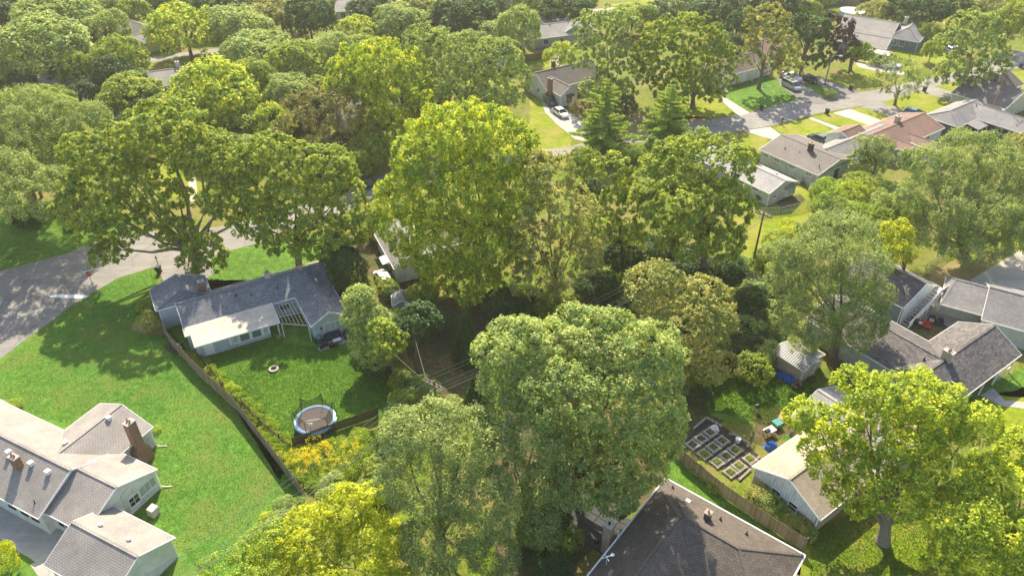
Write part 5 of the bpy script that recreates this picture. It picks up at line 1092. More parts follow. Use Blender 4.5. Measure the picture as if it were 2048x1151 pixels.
ptree(1150, 49, [(1030, 700, 90, 75, 3), (1185, 670, 105, 72, 5), (1290, 720, 85, 85, 3), (1120, 780, 110, 90, 0), (1250, 830, 115, 110, 0), (1200, 930, 70, 60, -2), (1320, 870, 50, 70, -1), (1000, 765, 50, 55, 1), (1270, 950, 60, 45, -2), (1130, 900, 60, 60, -1), (1150, 970, 60, 50, -3), (1230, 985, 55, 38, -3)], 'elm',
      'huge rounded pale green tree in the centre foreground, above the dark hip roof', seed=1, trunk_r=.5, low=.8)
ptree(880, 43, [(845, 850, 85, 55, 3), (940, 880, 80, 70, 2), (860, 950, 105, 80, 0), (960, 1010, 80, 80, -1), (890, 1080, 95, 80, -3), (985, 1110, 55, 50, -3), (800, 870, 50, 45, 2)], 'silver', 'broad feathery grey-green tree left of the huge rounded tree, at the bottom', seed=2, trunk_r=.5)
ptree(1060, 45, [(1035, 815, 85, 60, 3), (1070, 890, 75, 75, 1), (1095, 975, 60, 65, 0), (1070, 1060, 50, 55, -2), (1010, 880, 50, 50, 1)], 'silver', 'tall narrow feathery grey-green tree between the broad feathery tree and the huge rounded tree', seed=3, trunk_r=.4)
ptree(670, 40, [(700, 1010, 75, 48, 2), (620, 1075, 80, 60, 0), (760, 1080, 70, 60, 0), (560, 1120, 70, 45, -1), (700, 1130, 90, 50, -2), (800, 1130, 50, 50, -1)], 'yellow', 'bright yellow-green bushy tree at the bottom edge beside the overhead wires', seed=4, trunk_r=.25)
ptree(500, 38, [(500, 1120, 60, 40, 0), (450, 1150, 60, 40, -1), (545, 1070, 45, 35, 2)], 'weed', 'pale green leafy thicket at the bottom edge between the lawn and the yellow tree', name='shrub', cat='shrub', seed=5, trunk_r=.1)
ptree(960, 86, [(925, 262, 110, 52, 6), (1010, 300, 85, 60, 4), (850, 320, 75, 60, 3), (815, 400, 72, 60, 0), (930, 380, 110, 80, 1), (1030, 390, 65, 70, 0), (800, 455, 52, 50, -2), (880, 490, 100, 70, -3), (985, 500, 75, 70, -3), (950, 570, 70, 50, -5), (875, 545, 45, 50, -3)], 'maple', 'giant yellow-green maple in the middle of the photo over the hidden white house', seed=6, trunk_r=.6, bark='bark_grey')
ptree(1110, 82, [(1100, 345, 58, 48, 3), (1125, 425, 78, 68, 0), (1145, 515, 62, 55, -2), (1075, 560, 60, 50, -3), (1060, 470, 45, 60, -1)], 'olive', 'tall dull olive tree against the right side of the giant maple', seed=7, trunk_r=.4)
ptree(1400, 84, [(1405, 312, 92, 50, 5), (1310, 345, 52, 42, 4), (1465, 335, 50, 50, 3), (1350, 405, 88, 65, 0), (1440, 415, 68, 65, 0), (1400, 480, 85, 55, -3), (1310, 460, 55, 50, -1), (1450, 490, 40, 40, -2)], 'oak', 'large dark-bodied oak with golden-lit tops left of the bright yard', seed=8, trunk_r=.5, low=.2)
ptree(1235, 88, [(1225, 335, 42, 38, 2), (1250, 400, 45, 45, 0), (1215, 460, 42, 42, -2), (1255, 470, 35, 35, -1)], 'oak', 'thin dark tree with a visible straight trunk between the olive tree and the oak', seed=9, dens=.8, trunk_r=.25)
ptree(1370, 66, [(1310, 560, 62, 45, 4), (1400, 600, 72, 50, 2), (1345, 650, 80, 60, 0), (1430, 650, 45, 50, 0), (1435, 728, 48, 45, -3), (1285, 600, 40, 40, 2), (1380, 720, 40, 40, -2)], 'olive', 'yellow-olive tree directly behind the huge rounded tree, upper right of it', seed=10, trunk_r=.35)
ptree(1665, 70, [(1680, 470, 82, 42, 5), (1620, 520, 68, 58, 2), (1722, 530, 58, 60, 1), (1665, 590, 92, 68, 0), (1725, 640, 50, 48, -2), (1590, 560, 52, 55, 1), (1640, 655, 60, 38, -3), (1560, 510, 35, 30, 2), (1680, 665, 60, 40, -3), (1600, 635, 50, 45, -2), (1750, 600, 40, 50, 0)], 'silver', 'wide grey-green willow above the tan garden shed', seed=11, trunk_r=.5)
ptree(1795, 83, [(1790, 470, 36, 34, 1), (1798, 505, 36, 32, -1)], 'yellow', 'bright yellow small tree between two grey-green willows, right side', seed=12, trunk_r=.2)
ptree(1925, 92, [(1870, 335, 72, 48, 4), (1950, 305, 80, 42, 8), (2015, 350, 60, 60, 4), (1900, 410, 92, 60, 0), (1990, 440, 70, 60, -1), (1850, 460, 50, 48, -2), (1960, 490, 58, 32, -3), (1825, 400, 36, 40, 0), (2050, 470, 40, 50, 0), (1930, 490, 70, 32, -4), (1860, 380, 60, 45, 2), (2000, 400, 60, 50, 2)], 'silver', 'enormous spreading grey-green willow at the right edge, above the yellow lawn', seed=13, trunk_r=.7)
ptree(1765, 43.3, [(1735, 775, 70, 46, 6), (1840, 790, 80, 50, 6), (1640, 850, 55, 45, 4), (1670, 910, 75, 50, 3), (1770, 860, 85, 60, 4), (1880, 840, 80, 55, 5), (1950, 850, 50, 50, 4), (1840, 930, 90, 55, 2), (1760, 970, 70, 48, 0), (1700, 990, 55, 42, 0), (1910, 960, 70, 50, 1), (1612, 830, 42, 38, 5), (1720, 840, 60, 50, 4), (1800, 1000, 60, 36, -1)], 'maple', 'large pale-tipped maple at the lower right with its trunk on the sunny lawn', seed=14, trunk_r=.55, fork=2.0, bark='bark_grey')
ptree(2010, 41, [(1990, 950, 70, 50, 4), (2040, 900, 50, 50, 6), (1920, 1030, 80, 55, 0), (2010, 1040, 80, 60, 0), (1965, 1100, 70, 45, -2), (2040, 1120, 50, 50, -2), (1900, 1090, 45, 38, -1), (1950, 1010, 70, 55, 1), (2020, 985, 60, 50, 2), (1900, 1120, 50, 34, -2)], 'maple', 'bright green maple in the bottom right corner', seed=15, trunk_r=.4)
ptree(398, 90, [(320, 255, 100, 48, 4), (400, 300, 80, 50, 4), (225, 290, 85, 48, 3), (165, 300, 50, 38, 2), (470, 325, 65, 45, 2), (150, 425, 48, 42, -2), (225, 440, 80, 58, -4), (215, 505, 45, 28, -6), (290, 375, 60, 50, 0), (405, 490, 42, 34, -3), (385, 525, 30, 28, -4), (425, 515, 34, 34, -3), (450, 410, 55, 55, -1), (500, 390, 45, 50, 0), (360, 400, 35, 35, 2), (300, 430, 45, 36, -2), (250, 360, 50, 40, 0), (350, 335, 60, 45, 3), (360, 455, 32, 26, -2), (330, 480, 26, 22, -3), (190, 365, 55, 45, 1), (140, 385, 34, 34, 0)], 'oak', 'big spreading oak with forked trunk leaning over the left street', seed=16, trunk_r=.75, fork=2.4, bark='bark_grey')
ptree(600, Y(545), [(555, 320, 72, 58, 3), (640, 340, 80, 60, 3), (590, 410, 88, 65, 0), (685, 410, 55, 60, 0), (560, 460, 55, 40, -2), (650, 465, 68, 40, -2), (720, 440, 40, 40, -1), (560, 485, 52, 30, -3), (625, 495, 52, 28, -3), (505, 445, 48, 42, 1), (690, 470, 45, 35, -1)], 'oak', 'dense dark green oak above the hidden road bend, left of the giant maple', seed=18, trunk_r=.45)
ptree(670, Y(330), [(650, 215, 88, 42, 3), (705, 265, 58, 45, 0), (600, 265, 60, 45, 0), (660, 300, 60, 35, -2)], 'brown', 'brown-tinged sparse tree behind the dense dark oak, upper left of centre', seed=19, trunk_r=.35, dens=.8)
ptree(80, Y(440), [(40, 225, 92, 42, 6), (150, 235, 72, 40, 4), (60, 310, 105, 58, 0), (160, 330, 60, 50, 0), (70, 385, 95, 42, -11), (-20, 350, 90, 60, -9), (165, 395, 45, 38, -10), (-80, 380, 60, 60, -12)], 'silver', 'massive grey-green oak group at the far left above the shaded lawn', seed=20, trunk_r=.7)
ptree(735, 70, [(722, 600, 38, 34, 1), (745, 640, 45, 42, 0), (770, 680, 35, 34, -1), (750, 705, 45, 30, -3), (712, 640, 28, 32, -1), (730, 680, 36, 30, -2)], 'elm', 'small pale-leaved tree against the right wall of the blue-grey house', seed=21, trunk_r=.2)
ptree(835, 67, [(840, 640, 45, 38, 1), (800, 670, 40, 34, 0)], 'dark', 'dark round shrub tree beside the small grey tool shed', seed=22, trunk_r=.15)
ptree(790, 64, [(785, 690, 40, 30, 0), (762, 660, 30, 26, 1)], 'oak', 'olive bushy shrub with rusty leaves right of the trampoline lawn', seed=23, trunk_r=.12, name='shrub', cat='shrub')
ptree(1745, 117, [(1745, 290, 40, 25, 1), (1745, 325, 48, 32, 0)], 'silver', 'round bushy tree in front of the red-brown roofed house', seed=24, trunk_r=.3)
ptree(1215, Y(208), [(1210, 55, 66, 45, 4), (1190, 110, 52, 45, 0), (1245, 140, 60, 45, 0), (1215, 180, 60, 32, -2)], 'elm', 'tall dense round tree behind the left pine, upper centre', seed=25, trunk_r=.5, leaf=1.15, dens=.8)
ptree(1385, Y(215), [(1370, 70, 85, 40, 4), (1320, 120, 60, 50, 1), (1420, 120, 52, 50, 1), (1380, 170, 80, 42, -1), (1440, 160, 35, 40, 0)], 'oak', 'tall dense dark tree behind the right pine, upper centre', seed=26, trunk_r=.5, leaf=1.15, dens=.8)
ptree(1517, Y(178), [(1530, 40, 48, 34, 2), (1545, 90, 52, 42, 0), (1570, 130, 42, 30, -1), (1500, 105, 32, 40, 0)], 'olive', 'tall grey-green tree in front of the slate-roofed house, upper right', seed=27, trunk_r=.4, dens=.8, leaf=1.15)
ptree(1600, Y(152), [(1620, 60, 42, 34, 2), (1622, 105, 42, 42, 0)], 'dark', 'dark green tree left of the purple tree, upper right', seed=28, trunk_r=.35, dens=.8, leaf=1.15)
ptree(1700, Y(140), [(1672, 55, 34, 30, 2), (1688, 95, 36, 38, 0)], 'purple', 'dark purple-leaved tree beside the street lamp', seed=29, trunk_r=.35, dens=.9, leaf=1.15)
ptree(1697, Y(147), [(1722, 108, 28, 24, 0)], 'weed', 'small light green tree right of the purple tree', seed=30, trunk_r=.15, leaf=1.5)
ptree(1789, Y(210), [(1790, 135, 52, 26, 1), (1760, 165, 36, 20, 0), (1825, 160, 40, 24, 0), (1800, 180, 40, 14, -1)], 'silver', 'sparse grey-green street tree in the front yard above the blue hatchback', seed=31, trunk_r=.28, dens=.45, leaf=1.05, fork=2.2)
ptree(1917, Y(188), [(1945, 50, 48, 34, 3), (1900, 90, 36, 36, 1), (1960, 105, 58, 45, 0), (1930, 150, 60, 32, -1), (1990, 130, 34, 36, 0)], 'elm', 'tall golden-topped maple on the far right lawn above the grey roof', seed=32, trunk_r=.45, leaf=1.1, dens=.8, fork=2.5)
ptree(795, Y(292), [(760, 130, 95, 55, 4), (700, 175, 55, 45, 1), (790, 190, 80, 50, 0), (770, 250, 60, 35, -2)], 'maple', 'broad bright yellow-green tree upper centre-left, left of the poplar', seed=33, trunk_r=.4)
ptree(930, Y(262), [(860, 95, 60, 48, 4), (920, 110, 75, 50, 3), (990, 120, 60, 48, 2), (890, 170, 75, 48, 0), (980, 180, 75, 45, 0), (1030, 165, 36, 45, 0)], 'elm', 'broad silvery-tipped poplar in the upper centre left of the brick-chimney house', seed=34, trunk_r=.5, dens=.9)
# conifers
def cone_tree(u, vt, vb, a, label, mat='leaf_arborvitae', seed=0, name='conifer', ov=False, bark='bark'):
    b = at(u, vb); s = ppm(b); rx = a/s; 
    # height from the top pixel on the vertical through the foot
    lo, hi = 0.5, 30
    for _ in range(30):
        h = (lo+hi)/2; vv = 575.5+FPX*math.tan(math.atan2(CAM_H-h, b.y)-PITCH)
        if vv > vt: lo = h
        else: hi = h
    rs = np.random.default_rng(seed+5); n = int(1500*rx*h*.55*.9); n = min(max(n, 1500), 26000)
    z = rs.random(n)**(1.2 if not ov else .9); a_ = rs.uniform(0, 6.283, n)
    prof = (1-z)**.8*(.85+.15*np.sin(z*9)) if not ov else np.sqrt(np.clip(1-(z*1.02-.42)**2/.36, 0, 1))
    lump = 1+.13*np.sin(a_*5+z*11)+.09*np.sin(a_*11-z*23)+.05*np.sin(a_*23+z*51); r = rx*prof*lump*rs.uniform(.86, 1.04, n)
    C = np.stack([r*np.cos(a_), r*np.sin(a_), .15+z*h], 1); N = np.stack([np.cos(a_), np.sin(a_), np.full(n, .45)], 1)+rand_dirs(rs, n)*.55; N /= np.linalg.norm(N, axis=1, keepdims=True)
    t = empty(name, b, 0, label, 'tree'); m = MB(); m.tube([(0, 0, -.1), (0, 0, h*.8)], [.16, .05], 7); m.build('trunk', M[bark], t)
    link('crown', leaf_mesh('crown', C, N, .24, .5+.25*(lump-1)*2+rs.normal(0, .15, n), mat, rs, .5, .5), t); return t
for i, (u, vt, vb, a, lb) in enumerate(((678, 466, 535, 27, 'dark green rounded arborvitae, uppermost of the three by the blue-grey house'), (668, 492, 562, 20, 'smaller dark arborvitae between the two larger ones by the blue-grey house'), (702, 498, 588, 38, 'largest and lowest of the three dark arborvitae behind the blue-grey roof'))): cone_tree(u, vt, vb, a, lb, seed=i, ov=True, name='arborvitae')
for i, (u, vt, vb, a, lb) in enumerate(((935, 622, 718, 32, 'dark conical evergreen in the shaded yard, left of the huge rounded tree'), (952, 745, 812, 28, 'dark conical evergreen right of the crossarm pole'), (1055, 610, 665, 18, 'small conical evergreen peeking over the huge rounded tree'), (1222, 553, 620, 26, 'pointed green evergreen directly above the huge rounded tree'))): cone_tree(u, vt, vb, a, lb, seed=i+10)
def pine(u, vt, vb, a, label, seed):
    b = at(u, vb); lo, hi = 1, 40
    for _ in range(30):
        h = (lo+hi)/2; vv = 575.5+FPX*math.tan(math.atan2(CAM_H-h, b.y)-PITCH)
        if vv > vt: lo = h
        else: hi = h
    rs = np.random.default_rng(seed); rx = a/ppm((b.x, b.y, h*.4)); t = empty('pine_tree', b, 0, label, 'tree'); m = MB(); m.tube([(0, 0, -.3), (.1, 0, h*.5), (0, 0, h)], [.3, .2, .04], 8); Cs = []; Ds = []
    nl = 17
    for k in range(nl):
        f = k/(nl-1); z = h*(.16+.82*f); L = rx*(1.0-.86*f**1.1)*(.75+.5*rs.random()); nb = 6 if f < .8 else 5
        for j in range(nb):
            if rs.random() < .12: continue
            a_ = 6.283*j/nb+rs.uniform(-.35, .35)+k*.9; Lb = L*rs.uniform(.65, 1.2); d = Vector((math.cos(a_), math.sin(a_), 0)); e = Vector((0, 0, z))+d*Lb+Vector((0, 0, Lb*rs.uniform(.02, .3)))
            m.tube([(0, 0, z), Vector((0, 0, z)).lerp(e, .5)-Vector((0, 0, .08*Lb)), e], [.06, .04, .015], 4)
            q = int(190*Lb); tt = rs.uniform(.25, 1.05, q); w_ = .12+.34*Lb*(1-tt*.55)*.55
            p = np.stack([np.full(q, 0.)+e.x*tt, e.y*tt, z+(e.z-z)*tt], 1)+rand_dirs(rs, q)*(w_*rs.random(q)**.6)[:, None]*np.array([1, 1, .38]); Cs.append(p); Ds.append(np.tile([d.x*.2, d.y*.2, .8], (q, 1)))
    C = np.concatenate(Cs); N = np.concatenate(Ds)+rand_dirs(rs, len(C))*.7; N /= np.linalg.norm(N, axis=1, keepdims=True)
    m.build('trunk', M['bark'], t, smooth=True); link('crown', leaf_mesh('crown', C, N, .42, .5+rs.normal(0, .2, len(C)), 'leaf_pine', rs, .32), t)
pine(1203, 158, 308, 58, 'tall pine with open tiers, left of two beside the white sedan driveway', 3); pine(1328, 168, 306, 62, 'tall spreading pine, right of two beside the road', 4)
# ------------------------------------------------------------------ library crowns for the far canopy and the shrubs (shared meshes)
LIB = {}
def lib(kind, i, n=2, shrub=False):
    key = (kind, i % n, shrub)
    if key not in LIB:
        rs = np.random.default_rng(100+i % n+len(LIB)); K = KIND[kind]
        # unit crown of 5 m radius (trees) or 1.6 m (shrubs), scaled per copy
        r = 1.7 if shrub else 5.0
        es = [(0, 0, 0, r, r, r*.85)]; lobes = lobes_of(es[0], rs, .6 if shrub else 1.7)
        for _ in range(3): a = rs.uniform(0, 6.28); lobes += lobes_of((math.cos(a)*r*.55, math.sin(a)*r*.55, rs.uniform(-.2, .45)*r, r*.5, r*.5, r*.45), rs, .5 if shrub else 1.5)
        if shrub: C, N, T = crown_points(lobes, rs, .36, 15, .3, keep_low=.1); lf = .17
        else: C, N, T = crown_points(lobes, rs, .92, 24, .75, keep_low=.1); lf = .46
        me = leaf_mesh('crown' if not shrub else 'foliage', C, N, lf, T, K[7], rs, K[1]); STATS.append((key, len(C)))
        tm = MB()
        tm.tube([(0, 0, -1.0), (0, 0, -.5), (.02, 0, .2)], [.055, .04, .02], 7) if not shrub else tm.tube([(0, 0, -1), (.05, 0, 0)], [.04, .02], 5)
        for k in range(6):
            a = k*1.05+rs.uniform(-.3, .3); tm.tube([(0, 0, -.45), (.2*math.cos(a), .2*math.sin(a), -.1), (.5*math.cos(a), .5*math.sin(a), .3)], [.025, .016, .006], 5)
        LIB[key] = (me, tm.mesh('trunk' if not shrub else 'stem', M['bark']), r)
    return LIB[key]
fr_ = random.Random(5)
def ftree(u, v, a, b, kind, label, group=None, sh=False, hc=None, name=None):
    hc_ = 6.0
    for _ in range(4):
        p = at(u, v, hc_); s = ppm(p); rx = a/s; dep = math.atan2(CAM_H-hc_, p.y); q = (b/s)**2-(rx*math.sin(dep))**2; rz = max(rx*.62, math.sqrt(q)/math.cos(dep) if q > 0 else 0); rz = min(rz, rx*1.5)
        hc_ = (rz*.8 if sh else rz*.9+(.6 if rz < 4 else 1.3)) if hc is None else hc
    me, tm, r = lib(kind, fr_.randrange(9), 3 if sh else 2, sh)
    t = empty(name or ('shrub' if sh else 'tree'), (p.x, p.y, 0), 0, label, 'shrub' if sh else 'tree', group); rz_ = fr_.uniform(0, 6.28)
    c = link('foliage' if sh else 'crown', me, t, (0, 0, hc_), rz_, (rx/r, rx/r, rz/(r*.85))); link('stem' if sh else 'trunk', tm, t, (0, 0, hc_), rz_, (rx, rx, hc_)); return t
FT = [
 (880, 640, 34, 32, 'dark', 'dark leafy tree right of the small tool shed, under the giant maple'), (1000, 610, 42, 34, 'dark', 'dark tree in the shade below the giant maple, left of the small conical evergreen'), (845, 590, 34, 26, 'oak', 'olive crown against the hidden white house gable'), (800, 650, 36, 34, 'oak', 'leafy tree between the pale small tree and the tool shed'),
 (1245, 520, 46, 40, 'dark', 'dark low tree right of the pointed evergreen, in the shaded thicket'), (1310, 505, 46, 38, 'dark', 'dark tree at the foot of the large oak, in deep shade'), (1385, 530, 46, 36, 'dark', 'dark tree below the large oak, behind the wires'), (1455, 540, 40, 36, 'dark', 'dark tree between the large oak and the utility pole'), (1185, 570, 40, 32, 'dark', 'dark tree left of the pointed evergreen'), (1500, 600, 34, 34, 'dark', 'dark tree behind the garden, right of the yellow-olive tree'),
 (262, 22, 42, 30, 'oak', 'rounded crown above the grey-brown house at the top edge'), (1455, 95, 34, 30, 'dark', 'dark crown behind the tall dense tree, upper right'), (1850, 65, 24, 20, 'oak', 'low green tree beside the slate blue house roof'),
 (212, 62, 46, 40, 'elm', 'pale green tree left of the grey-brown house, upper left'), (330, 60, 30, 30, 'oak', 'tree right of the grey-brown house wooden fence'),
 (95, 100, 100, 55, 'elm', 'wide round oak with cauliflower top at the far left, upper'), (165, 140, 45, 40, 'oak', 'oak lobe right of the wide cauliflower oak, far left'),
 (238, 118, 52, 48, 'oak', 'rounded tree with yellow-lit cap left of the tan-roofed house'), (225, 150, 40, 40, 'dark', 'dark crown below the yellow-capped tree'), (262, 192, 62, 36, 'oak', 'low dark tree just below the tan-roofed house'),
 (425, 190, 88, 75, 'maple', 'big yellow-green tree right of the tan-roofed house'), (370, 60, 75, 55, 'maple', 'pale yellow tree near the top left with a notch of road below'), (30, 25, 70, 45, 'dark', 'dark tree in the top left corner'),
 (120, 35, 80, 38, 'elm', 'grey-green tree along the top edge, far left'), (190, 15, 50, 32, 'elm', 'pale tree along the top edge, left of the grey-brown house'), (470, 55, 70, 40, 'elm', 'pale green tree along the upper left, third from the corner'),
 (440, 15, 60, 30, 'dark', 'shaded tree at the top edge above the pale yellow tree'), (560, 25, 55, 35, 'olive', 'grey tree at the top edge left of the dark round one'), (618, 38, 50, 48, 'dark', 'dark round tree at the top edge beside the white-windowed house'),
 (520, 110, 75, 48, 'elm', 'soft green tree in the upper left canopy beside the dark round tree'), (590, 130, 60, 52, 'oak', 'mid green crown left of the broad bright tree'), (655, 110, 52, 42, 'elm', 'pale crown below the white-windowed house'),
 (500, 170, 50, 50, 'oak', 'mid green crown between two yellow-green trees, upper left'), (580, 190, 55, 45, 'elm', 'soft crown left of the brown-tinged tree'), (720, 60, 48, 30, 'maple', 'small yellow crown right of the white-windowed house'),
 (745, 22, 50, 34, 'dark', 'dark tree at the top edge right of the white-windowed house'), (800, 45, 60, 36, 'elm', 'pale crown behind the poplar, upper centre-left'), (850, 20, 60, 36, 'olive', 'grey-green tree at the top edge, centre-left'),
 (930, 35, 70, 48, 'dark', 'big dark tree at the top edge left of the round pale tree'), (985, 15, 28, 22, 'dark', 'narrow dark tree at the top edge beside the far fence'), (1042, 62, 46, 45, 'elm', 'round pale green tree alone above the fenced yard'), 
 (1120, 110, 34, 28, 'maple', 'bright small bush-like tree beside the fenced yard'), (1130, 15, 55, 28, 'dark', 'dark tree at the top edge above the brown-roofed house'), (1265, 40, 50, 30, 'oak', 'crown between the two tall dense trees, rear'), (1310, 30, 40, 26, 'dark', 'dark crown near the pale far road, top'),
 (1430, 30, 52, 42, 'dark', 'dark tree at the top edge left of the tall grey-green tree'), (1480, 60, 34, 40, 'dark', 'dark narrow crown left of the tall grey-green tree'), (1560, 10, 55, 20, 'dark', 'dark tree at the top edge above the tall grey-green tree'), (1600, 22, 45, 26, 'oak', 'crown at the top edge left of the purple tree'),
 (1745, 28, 34, 28, 'olive', 'pale grey tree right of the round pool'), (1830, 20, 60, 32, 'dark', 'dark tree at the top edge above the slate blue houses'), (1905, 22, 40, 32, 'dark', 'dark tree behind the golden-topped maple'), (1970, 15, 45, 24, 'olive', 'grey tree at the top edge, far right'), (2025, 50, 42, 45, 'oak', 'tree in the top right corner'), (1865, 100, 20, 22, 'oak', 'small dark tree beside the slate blue houses'),
 (300, 250, 40, 26, 'elm', 'low crown between the massive oak group and the spreading oak'), (330, 215, 40, 24, 'dark', 'dark low crown below the tan-roofed house'), (480, 250, 55, 36, 'oak', 'green crown right behind the spreading oak'), (545, 245, 45, 40, 'maple', 'yellow-green crown left of the brown-tinged tree'),
 (500, 295, 40, 30, 'elm', 'soft crown above the spreading oak, right part'), (700, 330, 40, 34, 'oak', 'crown between the dark oak and the giant maple'), (740, 300, 46, 40, 'oak', 'shaded crown below the broad bright tree'), (1290, 265, 34, 24, 'pine_', ''),
 (1170, 330, 36, 40, 'oak', 'dark crown behind the olive tree'), (1180, 400, 34, 44, 'dark', 'dark crown between the olive tree and the thin dark tree'), (1195, 520, 40, 34, 'dark', 'dark low tree below the thin dark tree'), (1330, 290, 40, 26, 'elm', 'pale crown below the right pine'),
 (2040, 300, 36, 36, 'olive', 'olive crown at the right edge above the enormous willow'), (1250, 215, 24, 26, 'dark', 'dark crown between the two pines'),
 (30, 160, 50, 30, 'elm', 'crown at the left edge between the cauliflower oak and the massive oak group'), (1490, 320, 26, 30, 'oak', 'small crown at the left of the bay window house roof')]
for q in FT:
    if q[4] == 'pine_': continue
    ftree(*q[:5], q[5])
scatter([(0, 60), (1000, 30), (1050, 100), (900, 300), (500, 330), (380, 130), (200, 180), (0, 200)], 46, ['elm', 'oak', 'dark', 'maple'], 32, 48, '', '', 40, None) if False else None
for i in range(95):
    u, v = fr_.uniform(0, 1010), fr_.uniform(20, 350)
    if (260 < u < 400 and v < 200) or (640 < u < 720 and v < 80) or v > 330-abs(u-500)*.25+20: continue
    ftree(u, v, fr_.uniform(36, 50), fr_.uniform(24, 32), fr_.choice(['elm', 'oak', 'dark']), 'green crown between the taller trees of the upper left canopy', 'filler trees of the upper left canopy')
for i in range(44):
    u, v = i*48+fr_.uniform(-20, 20), fr_.uniform(-26, 14)
    if 640 < u < 720 or 1180 < u < 1340 or 1660 < u < 1730: continue
    ftree(u, v, fr_.uniform(28, 42), fr_.uniform(20, 28), fr_.choice(['elm', 'oak', 'dark', 'dark']), 'tree of the row along the top edge of the photo', 'trees along the top edge')
# beyond the frame top and sides the suburb's canopy goes on
for i in range(70):
    x = fr_.uniform(-260, 260); y = fr_.uniform(238, 330); me, tm, r = lib(('elm', 'dark', 'oak', 'maple')[i % 4], i); s = fr_.uniform(4, 6.5)
    t = empty('tree', (x, y, 0), 0, 'green tree of the distant canopy past the top edge', 'tree', 'distant canopy trees'); link('crown', me, t, (0, 0, s+2.5), i, (s/r, s/r, s/r)); link('trunk', tm, t, (0, 0, s+2.5), 0, (s, s, s+2.5))
for i, (x, y) in enumerate(((-75, 75), (-85, 95), (-70, 58), (-95, 120), (-78, 110), (90, 75), (80, 60), (100, 110), (88, 92), (-115, 150), (-130, 180), (-150, 210), (120, 140), (150, 190), (165, 220)  )):
    me, tm, r = lib(('elm', 'oak')[i % 2], i); s = 5.0; t = empty('tree', (x, y, 0), 0, 'green tree just outside the frame', 'tree', 'trees just outside the frame'); link('crown', me, t, (0, 0, 7.5), i, (s/r, s/r, s/r)); link('trunk', tm, t, (0, 0, 7.5), 0, (s, s, 7.5))
# understory thickets: countable shrubs
def scatter(poly, n, kinds, amin, amax, label, group, seed, stuff=None):
    rr = random.Random(seed); rs = np.random.default_rng(seed); ac = []; us = [p[0] for p in poly]; vs = [p[1] for p in poly]; k = 0; tries = 0
    while k < n and tries < 4000:
        tries += 1; u, v = rr.uniform(min(us), max(us)), rr.uniform(min(vs), max(vs)); c = False
        for i in range(len(poly)):
            (x1, y1), (x2, y2) = poly[i], poly[(i+1) % len(poly)]
            if (y1 > v) != (y2 > v) and u < (x2-x1)*(v-y1)/(y2-y1)+x1: c = not c
        if not c: continue
        a = rr.uniform(amin, amax)
        if stuff:
            p = at(u, v); r = a/ppm(p); q = int(150*r*r*4)+20; d = rand_dirs(rs, q); d[:, 2] = abs(d[:, 2]); C = np.array([p.x, p.y, .1])+d*np.array([r, r, r*rr.uniform(.7, 1.1)])*(rs.random(q)**.4)[:, None]; ac.append((C, rr.gauss(0, .13))); k += 1; continue
        ftree(u, v, a, a*rr.uniform(.75, 1.0), rr.choice(kinds), label, group, sh=True); k += 1
    if stuff:
        C = np.concatenate([q[0] for q in ac]); T = np.concatenate([np.full(len(q[0]), q[1]) for q in ac]); N = rand_dirs(rs, len(C)); N[:, 2] = abs(N[:, 2])+.2; N /= np.linalg.norm(N, axis=1, keepdims=True)
        tag(link(stuff, leaf_mesh(stuff, C, N, .17, .5+T+rs.normal(0, .17, len(C)), kinds[0] if kinds[0].startswith('leaf') else KIND[kinds[0]][7], rs, .45)), label, 'weeds', None, 'stuff')
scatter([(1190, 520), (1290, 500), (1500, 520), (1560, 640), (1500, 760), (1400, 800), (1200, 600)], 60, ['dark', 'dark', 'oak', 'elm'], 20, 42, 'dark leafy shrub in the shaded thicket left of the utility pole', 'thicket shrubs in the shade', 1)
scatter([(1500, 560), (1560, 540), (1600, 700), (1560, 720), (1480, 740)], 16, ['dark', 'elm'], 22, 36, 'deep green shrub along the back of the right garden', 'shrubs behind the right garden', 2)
scatter([(1640, 640), (1720, 640), (1740, 700), (1660, 690)], 8, ['dark', 'oak'], 18, 30, 'shrub between the garden shed and the charcoal roof', 'shrubs by the charcoal roof', 3)
scatter([(1650, 370), (1740, 360), (1800, 400), (1850, 440), (1760, 470), (1660, 430)], 34, ['silver', 'elm', 'oak', 'weed', 'maple'], 18, 34, 'mixed green bush between the bright yard and the right willow', 'mixed bushes right of the bright yard', 4)
scatter([(1520, 470), (1580, 450), (1620, 480), (1580, 600), (1520, 620)], 22, ['silver', 'oak', 'weed', 'yellow'], 16, 30, 'grey-green bush right of the utility pole', 'bushes right of the utility pole', 5)
scatter([(1740, 520), (1800, 530), (1790, 640), (1750, 640)], 12, ['oak', 'weed', 'elm'], 14, 26, 'leafy bush beside the garage roof', 'bushes beside the garage', 6)
scatter([(1070, 980), (1150, 980), (1150, 1040), (1165, 1100), (1110, 1145), (1060, 1120)], 20, ['dark', 'dark', 'oak'], 22, 40, 'dark shrub under the huge rounded tree by the slate patio', 'dark shrubs by the slate patio', 7)
scatter([(790, 740), (880, 790), (960, 830), (850, 800), (790, 830)], 16, ['dark', 'oak', 'elm'], 18, 30, 'vine-covered shrub around the foot of the crossarm pole', 'shrubs around the crossarm pole', 8)
scatter([(700, 700), (760, 690), (780, 720), (770, 760), (740, 720)], 12, ['dark', 'elm', 'oak'], 16, 26, 'leafy bush below the small pale tree beside the trampoline lawn', 'bushes below the small pale tree', 21)
scatter([(765, 690), (780, 690), (810, 760), (790, 770)], 12, ['elm', 'oak', 'weed'], 12, 20, 'pale vine-covered bush along the old low fence', 'bushes along the old low fence', 9)
scatter([(1500, 985), (1535, 985), (1625, 1065), (1605, 1075), (1540, 1030)], 20, ['elm', 'olive', 'weed'], 16, 24, 'flowering bush between the wooden fence and the weathered gable wall', 'bushes below the weathered gable', 10)
